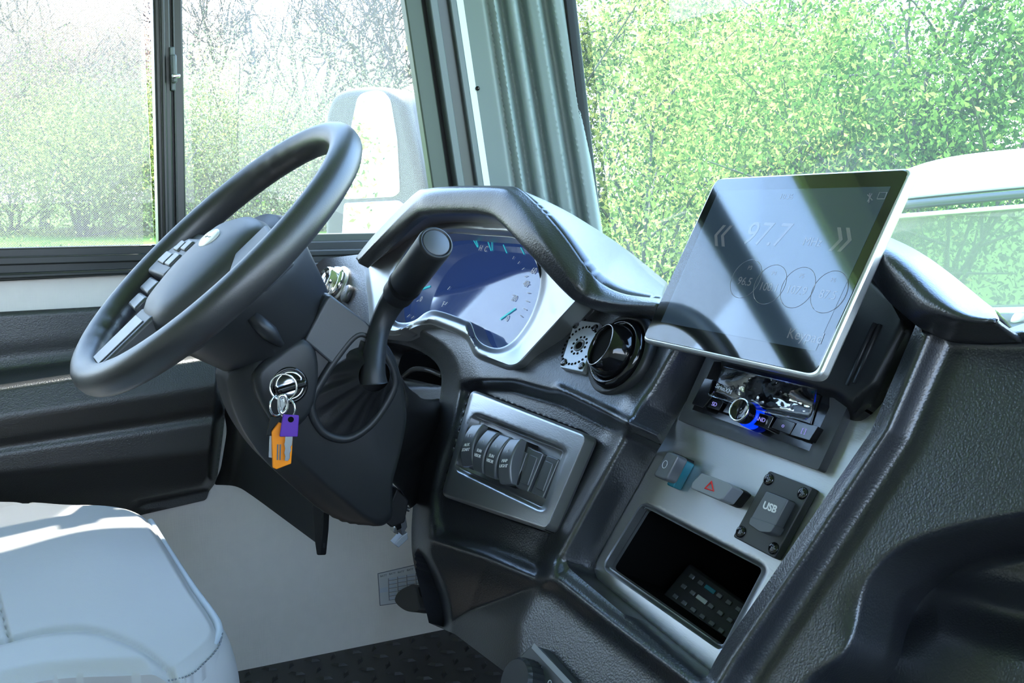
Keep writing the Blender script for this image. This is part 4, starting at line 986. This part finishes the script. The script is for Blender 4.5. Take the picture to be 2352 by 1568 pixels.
# ------------------------------------------------------------------ moulded side panel
dl = [(0, 714, 686), (.02, 718, 690), (.25, 790, 742), (.36, 822, 768), (.48, 856, 792), (.55, 888, 812), (.75, 960, 885), (.86, 1012, 936), (.9, 1026, 949), (.94, 1040, 962), (1.0, 1090, 1035), (1.1, 1140, 1112), (1.2, 1200, 1165)]
hv_ = {0: .004, .02: .012, .25: .014, .36: .010, .48: .018, .55: .118, .75: .135, .86: .122, .9: .110, .94: .118, 1.0: .115, 1.1: .07, 1.2: .012}
ks = np.array([a for a, _, _ in dl]); y0s = np.array([b for _, b, _ in dl], float); y1s = np.array([c for _, _, c in dl], float); hvs = np.array([hv_[a] for a in ks])
EDGE = [(524, 690), (521, 906), (513, 990), (498, 1105), (484, 1128)]
def hdoor(q):
    out = np.zeros(len(q))
    for i, (x, y) in enumerate(q):
        yy = y0s+(y1s-y0s)*x/510.0; out[i] = np.mean(np.interp(y+np.linspace(-9, 9, 7), yy, hvs))
    ed = dline(q, EDGE); out = out*(.25+.75*ss(ed, 0, 26))
    tb_ = ss(q[:, 1]-(1176-(q[:, 0]-330)*.21-26), -7, 7)*ss(q[:, 0], 290, 330)*ss(q[:, 1], 1105, 1115)
    return out*(1-tb_)+np.minimum(out, .018)*tb_
DP = rnd([(-420, 739), (240, 704), (526, 687), (522, 906), (513, 990), (498, 1105), (480, 1128), (474, 1148), (330, 1181), (300, 1190), (-420, 1300)], [0, 0, 0, 6, 10, 6, 4, 8, 6, 10, 0])
dp = sheet('side_panel', DP, LW, M['black'], None, h=hdoor, step=4.5, thick=.006, angle=60)
tag(dp, 'black grained moulded side panel with armrest under the window', 'panel')
screw(122, 738, LW, .014, .004, dp, 'matte'); screw(403, 1153, LW, .018, .004, dp)

# ------------------------------------------------------------------ driver seat
ST = Plane((0, 0, .47), (0, 0, 1))
st = thing('driver_seat', 'pale grey driver seat cushion with piped edges', 'seat', (-1.3, -.1, .0))
top = [(-300, 1128), (0, 1138), (80, 1141), (150, 1148), (240, 1152), (300, 1164), (340, 1192), (385, 1262), (440, 1345), (488, 1408), (503, 1440), (500, 1466), (478, 1494), (420, 1541), (405, 1549), (300, 1556), (150, 1562), (40, 1580), (-100, 1620), (-300, 1680)]
TOP = spline(top, True, 5)
PIPE = spline([(345, 1198), (388, 1268), (443, 1352), (487, 1412), (501, 1441), (498, 1467), (474, 1497), (420, 1541), (404, 1550), (300, 1557), (150, 1563), (40, 1581), (-100, 1622)], False, 6)
SEAM = spline([(-60, 1490), (20, 1470), (80, 1455), (150, 1449), (220, 1453), (290, 1474), (345, 1502), (385, 1535), (403, 1550)], False, 5)
SEAM2 = [(-10, 1350), (8, 1420), (22, 1470)]
SEAM3 = spline([(-200, 1260), (-80, 1195), (0, 1160), (60, 1142)], False, 4)
def hseat(q):
    e = sdf(q, TOP); h = -.010*(1-ss(e, 0, 22))
    near = sdf(q, np.vstack([SEAM, [(404, 1700)], [(-60, 1700)]])) if False else None
    bol = inside(q, np.vstack([SEAM, [(404, 1552), (300, 1640), (-60, 1900)]]))
    dS = dline(q, SEAM); h += np.where(bol, .012*ss(dS, 0, 40), 0)
    h -= .005*np.exp(-(dS/6)**2)+.005*np.exp(-(dline(q, SEAM2)/5)**2)+.004*np.exp(-(dline(q, SEAM3)/6)**2)
    h += .012*1.6*np.exp(-((q[:, 0]-230)/190)**2-((q[:, 1]-1290)/110)**2)
    return h
sheet('cushion', TOP, ST, M['seat'], st, h=hseat, normal_relief=True, step=5, thick=.10, angle=70)
PZ = ST.at(PIPE, np.full(len(PIPE), -.010)); v, f = tube(PZ, .0048, 10); obj('piping', v, f, M['seam'], st, smooth=True)
sk = resample(PZ, 90); lines = []
cn = sk.mean(0)
outw = np.array([nrm(np.array([p[0]-(-1.32), p[1]-(-.15), 0])) for p in sk])
for dz, ou in ((-.003, .002), (-.02, .012), (-.06, .020), (-.11, .016), (-.17, 0), (-.22, -.02)): lines.append(sk+outw*ou+np.array([0, 0, dz]))
v, f = loft(lines, 90, 4, sm=False); o = fixn(obj('side_boxing', v, f, M['seat'], st, smooth=True)); solid(o, .003, 0)
dd = []
pts = ST.at(resample(spline([(500, 1452), (492, 1480), (465, 1512), (412, 1552), (300, 1567), (150, 1575), (60, 1590)], False, 6), 120), np.full(120, -.008))
for i in range(0, 118, 2):
    a, b = pts[i], pts[i+1]; dd.append(tube([a+outw[60]*.006, b+outw[60]*.006], .0009, 5))
v, f = merge(*dd); obj('stitching', v, f, M['thread'], st)
v, f = prism([(-1.56, -.5, .02), (-1.10, -.5, .02), (-1.10, .08, .02), (-1.56, .08, .02)], (0, 0, .33)); obj('pedestal', v, f, M['matte'], st, bevel=.02)
# ------------------------------------------------------------------ outside
GZ = -.9
gr = obj('ground', [(-140, -60, GZ), (40, -60, GZ), (40, 140, GZ), (-140, 140, GZ)], [(0, 1, 2, 3)], M['lawn']); tag(gr, 'sunlit mown lawn around the motorhome', 'lawn', kind='structure')
# mirror outside the window
mr = thing('door_mirror', 'tall grey door mirror outside the driver window', 'mirror', (-2.2, .62, .75))
MX = Plane(on_x(860, 400, -2.26), nrm((.52, -.85, .02)))
MH = rnd([(742, 545), (742, 262), (760, 215), (800, 200), (885, 197), (925, 225), (985, 470), (1005, 640), (735, 640)], [0, 40, 20, 20, 24, 40, 0, 0, 0])
v, f = prism(MX.at(MH, np.zeros(len(MH))), -MX.n*.09); fixn(obj('housing', v, f, M['mhouse'], mr, bevel=.02, seg=4))
plate2('main_glass', rnd([(806, 290), (822, 215), (872, 205), (896, 225), (912, 320), (918, 440), (905, 452), (790, 458)], [20, 20, 16, 20, 10, 8, 8, 6]), MX, -.002, .003, M['mirror'], mr, .001)
plate2('wide_angle_glass', rnd([(790, 466), (915, 460), (930, 470), (932, 545), (926, 640), (775, 640), (785, 540)], [6, 6, 8, 0, 0, 0, 0]), MX, -.002, .004, M['mirror'], mr, .001)
v, f = tube([MX.one(975, 520, -.05), MX.one(1010, 520, -.05), (-1.97, .95, .78)], .02, 10); obj('arm', v, f, M['mhouse'], mr, smooth=True)

def leaves(name, centres, size, mat, parent, seed, droop=.5, base=None):
    r = np.random.default_rng(seed); n = len(centres); C_ = np.array(centres)
    a = r.normal(size=(n, 3)); a /= np.linalg.norm(a, axis=1)[:, None]; a[:, 2] -= droop; a /= np.linalg.norm(a, axis=1)[:, None]
    t = r.normal(size=(n, 3)); b = np.cross(a, t); b /= np.linalg.norm(b, axis=1)[:, None]
    s = size*r.uniform(.6, 1.35, n)[:, None]; nn = np.cross(a, b)
    V = np.stack([C_-a*s*.5, C_+b*s*.24+nn*s*.05, C_+a*s*.5, C_-b*s*.24+nn*s*.05], 1).reshape(-1, 3)
    bb = BASE[parent]
    me = bpy.data.meshes.new(name); me.vertices.add(4*n); me.loops.add(4*n); me.polygons.add(n)
    me.vertices.foreach_set('co', (V-bb).astype(np.float32).ravel()); me.loops.foreach_set('vertex_index', np.arange(4*n, dtype=np.int32))
    me.polygons.foreach_set('loop_start', np.arange(0, 4*n, 4, dtype=np.int32)); me.update(calc_edges=True)
    me.materials.append(mat); o = bpy.data.objects.new(name, me); COL.objects.link(o); o.parent = parent; BASE[o] = bb; return o
def grow(r, p, d, ln, rad, lvl, out, tips, spread=.55, up=.15, kids=(3, 4)):
    pts = [p]; dd = d.copy(); n = 5
    for i in range(n):
        dd = nrm(dd+r.normal(size=3)*.12+np.array([0, 0, up*.12])); p = p+dd*ln/n; pts.append(p)
    out.append((pts, np.linspace(rad, rad*.55, n+1)))
    if lvl == 0: tips.extend(pts[2:]); return
    for k in range(r.integers(*kids)+1):
        i = r.integers(2, n+1); q = pts[i]; e = nrm(dd+r.normal(size=3)*spread+np.array([0, 0, up])); grow(r, q, e, ln*r.uniform(.55, .8), rad*.5, lvl-1, out, tips, spread, up, kids)
def tree(name, label, cat, x, y, hgt, seed, nleaf, lsize, mleaf, mbark, trunk=.12, levels=3, spreadr=.5, blob=None, group=None, lean=0, kids=(3, 4), up=.25, clump=0):
    r = np.random.default_rng(seed); b = np.array([x, y, GZ]); t = thing(name, label, cat, b, group)
    out, tips = [], []
    grow(r, b-np.array([0, 0, .05]), nrm((lean, 0, 1)), hgt*.42, trunk, levels, out, tips, spreadr, up, kids)
    parts = [tube(p, rr, 5) for p, rr in out]; v, f = merge(*parts); obj('trunk' if levels else 'stem', v, f, mbark, t, smooth=True)
    tips = np.array(tips)
    if nleaf:
        if clump: tips = tips[r.permutation(len(tips))[:max(60, int(len(tips)*clump))]]
        i = r.integers(0, len(tips), nleaf); c = tips[i]+r.normal(size=(nleaf, 3))*(blob or hgt*.07); c[:, 2] = np.maximum(c[:, 2], GZ+.05)
        leaves('foliage', c, lsize, mleaf, t, seed+1)
    return t
def polar(az, d): a = radians(az); return -d*sin(a), d*cos(a)
def bush(name, label, cat, az, d, z0, z1, wid, seed, nleaf, lsize, mleaf, mbark, group=None, nb=9):
    r = np.random.default_rng(seed); x, y = polar(az, d); b = np.array([x, y, GZ]); t = thing(name, label, cat, b, group)
    cs, parts = [], []
    for i in range(nb):
        e = b+np.array([r.normal()*wid*.35, r.normal()*wid*.35, 0]); e[2] = GZ+r.uniform(.3, 1)*(z1-GZ)
        pts = [b+r.normal(size=3)*.1*np.array([1, 1, 0]), (b+e)/2+r.normal(size=3)*.1*wid*.5, e]; parts.append(tube(spline(pts, False, 4), np.linspace(.035, .012, 9)*wid*.4, 5)); cs.append(e)
        for k in range(4):
            e2 = e+r.normal(size=3)*wid*.28; parts.append(tube([pts[1]+(e-pts[1])*r.uniform(), e2], [.012*wid*.5, .005*wid*.5], 4)); cs.append(e2)
    v, f = merge(*parts); obj('branches', v, f, mbark, t, smooth=True)
    cs = np.array(cs); i = r.integers(0, len(cs), nleaf); c = cs[i]+r.normal(size=(nleaf, 3))*wid*.17; c[:, 2] = np.maximum(c[:, 2], max(GZ+.03, z0))
    leaves('foliage', c, lsize, mleaf, t, seed+3); return t
# lush trees in front of the windshield (az 41..61)
x, y = polar(57.5, 10.5); tree('tree', 'green tree just right of the windshield pillar', 'tree', x, y, 4.5, 11, 24000, .05, M['leaf'], M['twig'], .09, 3, .6, .15, clump=.32)
x, y = polar(51, 9.5); tree('tree', 'bright green tree above the middle of the tablet', 'tree', x, y, 4.1, 12, 24000, .047, M['leaf'], M['twig'], .08, 3, .6, .15, clump=.32)
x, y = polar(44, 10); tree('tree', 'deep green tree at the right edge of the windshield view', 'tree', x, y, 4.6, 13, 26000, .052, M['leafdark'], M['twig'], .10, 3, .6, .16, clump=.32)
x, y = polar(54, 14.5); tree('tree', 'tall tree behind the bright green tree', 'tree', x, y, 5.2, 14, 9000, .075, M['leaf'], M['twig'], .13, 3, .6, .6)
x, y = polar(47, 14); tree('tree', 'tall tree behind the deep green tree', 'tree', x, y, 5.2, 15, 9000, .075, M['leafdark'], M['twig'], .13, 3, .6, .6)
bush('bush', 'yellow green bush between dash visor and tablet', 'bush', 56.5, 8.2, GZ, 1.5, 1.7, 21, 18000, .045, M['leaf'], M['twig'])
bush('bush', 'leafy bush beside the ribbed pillar low in the windshield', 'bush', 60.5, 10, GZ, 1.9, 1.9, 22, 14000, .05, M['leaf'], M['twig'])
bush('bush', 'leafy bush hidden partly by the tablet', 'bush', 50, 8.0, GZ, 1.4, 1.7, 23, 12000, .045, M['leaf'], M['twig'])
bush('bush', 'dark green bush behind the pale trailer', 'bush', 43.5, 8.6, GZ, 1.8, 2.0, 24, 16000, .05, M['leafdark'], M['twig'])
# thicket across the lawn, seen through the side window (az 66..89)
for i, (az, d, h_, sd) in enumerate(((74.5, 52, 15, 31), (72.0, 55, 17, 32), (77.5, 50, 13, 33), (69.2, 54, 15, 34))):
    x, y = polar(az, d); tree('bare_tree', ['bare tree in the middle of the right window pane', 'bare tree whose trunk rises beside the window jamb', 'bare tree leaning behind the window mullion', 'bare tree close to the pillar behind the door mirror'][i], 'tree', x, y, h_*.95, sd, 7000, .10, M['leafbud'], M['twigpale'], .34, 4, .62, 1.2, kids=(3, 5))
for i, (az, d, h_, sd) in enumerate(((81.5, 50, 12, 41), (84.5, 52, 12, 42), (87.5, 50, 13, 43), (90.5, 52, 11, 44))):
    x, y = polar(az, d); tree('budding_tree', ['budding tree behind the insect screen near the mullion', 'budding tree in the middle of the screened pane', 'budding tree toward the left end of the screened pane', 'budding tree at the left edge of the side window'][i], 'tree', x, y, h_*.85, sd, 30000, .12, M['leafbud'], M['twigpale'], .24, 4, .7, 1.5, kids=(3, 5))
lab = ['green bush at the left edge of the lawn', 'round green bush low in the screened pane', 'pale bush under the mullion', 'pale green bush behind the steering wheel rim', 'budding bush left of the door mirror', 'budding bush behind the door mirror', 'pale bush right behind the window jamb', 'green bush between the two window panes']
for i, (az, d, z1, w_, sd) in enumerate(((89, 46, 3.2, 5, 51), (85.6, 42, 4.2, 5, 52), (82.2, 45, 4.0, 5, 53), (78.6, 45, 4.4, 5, 54), (75.4, 46, 3.8, 5.5, 55), (72.2, 47, 3.6, 5.5, 56), (69.2, 46, 3.4, 5, 57), (80.3, 44, 3.4, 4.5, 58))):
    bush('bush', lab[i], 'bush', az, d, GZ, z1, w_, sd, 26000, .12, M['leafpale'] if i not in (1, 0, 7) else M['leaf'], M['twigpale'])
# trees far behind the motorhome, seen in the mirrors
for i, (x, y, s) in enumerate(((-30, -55, 61), (-22, -58, 62), (-42, -52, 63), (-14, -60, 64))):
    tree('tree', ['far tree reflected in the door mirror', 'far tree standing behind the motorhome', 'far tree past the left end of the lawn', 'far tree on the lawn behind the cab'][i], 'tree', x, y, 11, s, 4000, .5, M['leaf'], M['twig'], .2, 3, .6, 1.2)
# interior reflection in the windshield, built as a pale solid shape outside
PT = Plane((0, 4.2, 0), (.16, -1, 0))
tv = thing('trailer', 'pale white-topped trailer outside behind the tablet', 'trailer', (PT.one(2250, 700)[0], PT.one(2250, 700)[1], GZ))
M['tbody'] = glassmat('trailer_window', (.70, .70, .66), .6, .40, (.36, .35, .28)); M['tbody2'] = pmat('pale_trailer_paint', (.80, .84, .82), .45)  # see-through and pale colours imitating the reflection on the glass
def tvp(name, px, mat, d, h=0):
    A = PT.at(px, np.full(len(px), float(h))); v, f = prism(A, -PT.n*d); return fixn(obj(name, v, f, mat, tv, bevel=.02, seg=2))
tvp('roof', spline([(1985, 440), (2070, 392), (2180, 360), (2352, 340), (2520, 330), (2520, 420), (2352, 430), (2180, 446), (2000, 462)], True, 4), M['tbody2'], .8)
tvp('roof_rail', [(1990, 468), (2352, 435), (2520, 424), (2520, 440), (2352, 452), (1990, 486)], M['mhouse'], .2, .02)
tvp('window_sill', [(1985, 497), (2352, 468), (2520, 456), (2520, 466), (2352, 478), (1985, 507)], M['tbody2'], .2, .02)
tvp('window', [(1985, 507), (2352, 478), (2520, 466), (2520, 700), (1985, 712)], M['tbody'], .02)  # translucent sheet stands for the reflection's grey veil
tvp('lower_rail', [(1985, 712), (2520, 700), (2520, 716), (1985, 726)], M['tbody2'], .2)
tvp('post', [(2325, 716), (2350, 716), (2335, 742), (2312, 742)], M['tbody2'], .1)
tvp('chassis', [(1985, 742), (2520, 742), (2520, 1160), (1985, 1160)], M['mhouse'], .7)  # dark base added below the reflection shape
# ------------------------------------------------------------------ daylight
w = bpy.data.worlds.new('sky'); SC.world = w; w.use_nodes = True; nt = w.node_tree; nt.nodes.clear(); L = nt.links.new
out = nt.nodes.new('ShaderNodeOutputWorld'); bg = nt.nodes.new('ShaderNodeBackground')
tc = nd(nt, 'TexCoord'); sp3 = nd(nt, 'SeparateXYZ'); L(tc.outputs['Generated'], sp3.inputs[0])
rp = nd(nt, 'ValToRGB'); L(sp3.outputs[2], rp.inputs[0]); cr = rp.color_ramp
cr.elements[0].position = 0; cr.elements[0].color = (.82, .91, 1, 1); cr.elements[1].position = 1; cr.elements[1].color = (.26, .46, 1, 1)
e = cr.elements.new(.22); e.color = (.56, .74, 1, 1); e = cr.elements.new(.5); e.color = (.36, .58, 1, 1)
L(rp.outputs[0], bg.inputs[0]); bg.inputs[1].default_value = SKY = 9.0; L(bg.outputs[0], out.inputs[0])
sun = bpy.data.lights.new('sun', 'SUN'); sun.energy = 26; sun.angle = radians(.6); sun.color = (1, .96, .9)
so = bpy.data.objects.new('sun', sun); COL.objects.link(so)
d_ = Vector((-.425, .2, 1.0)).normalized(); so.rotation_euler = d_.to_track_quat('Z', 'Y').to_euler()
vs = SC.view_settings; vs.view_transform = 'Standard'; vs.look = 'None'; vs.gamma = 1; vs.use_curve_mapping = False; vs.exposure = 0.0
SC.cycles.max_bounces = 8; SC.cycles.transparent_max_bounces = 16; SC.cycles.use_denoising = True
SC.cycles.sample_clamp_indirect = 6
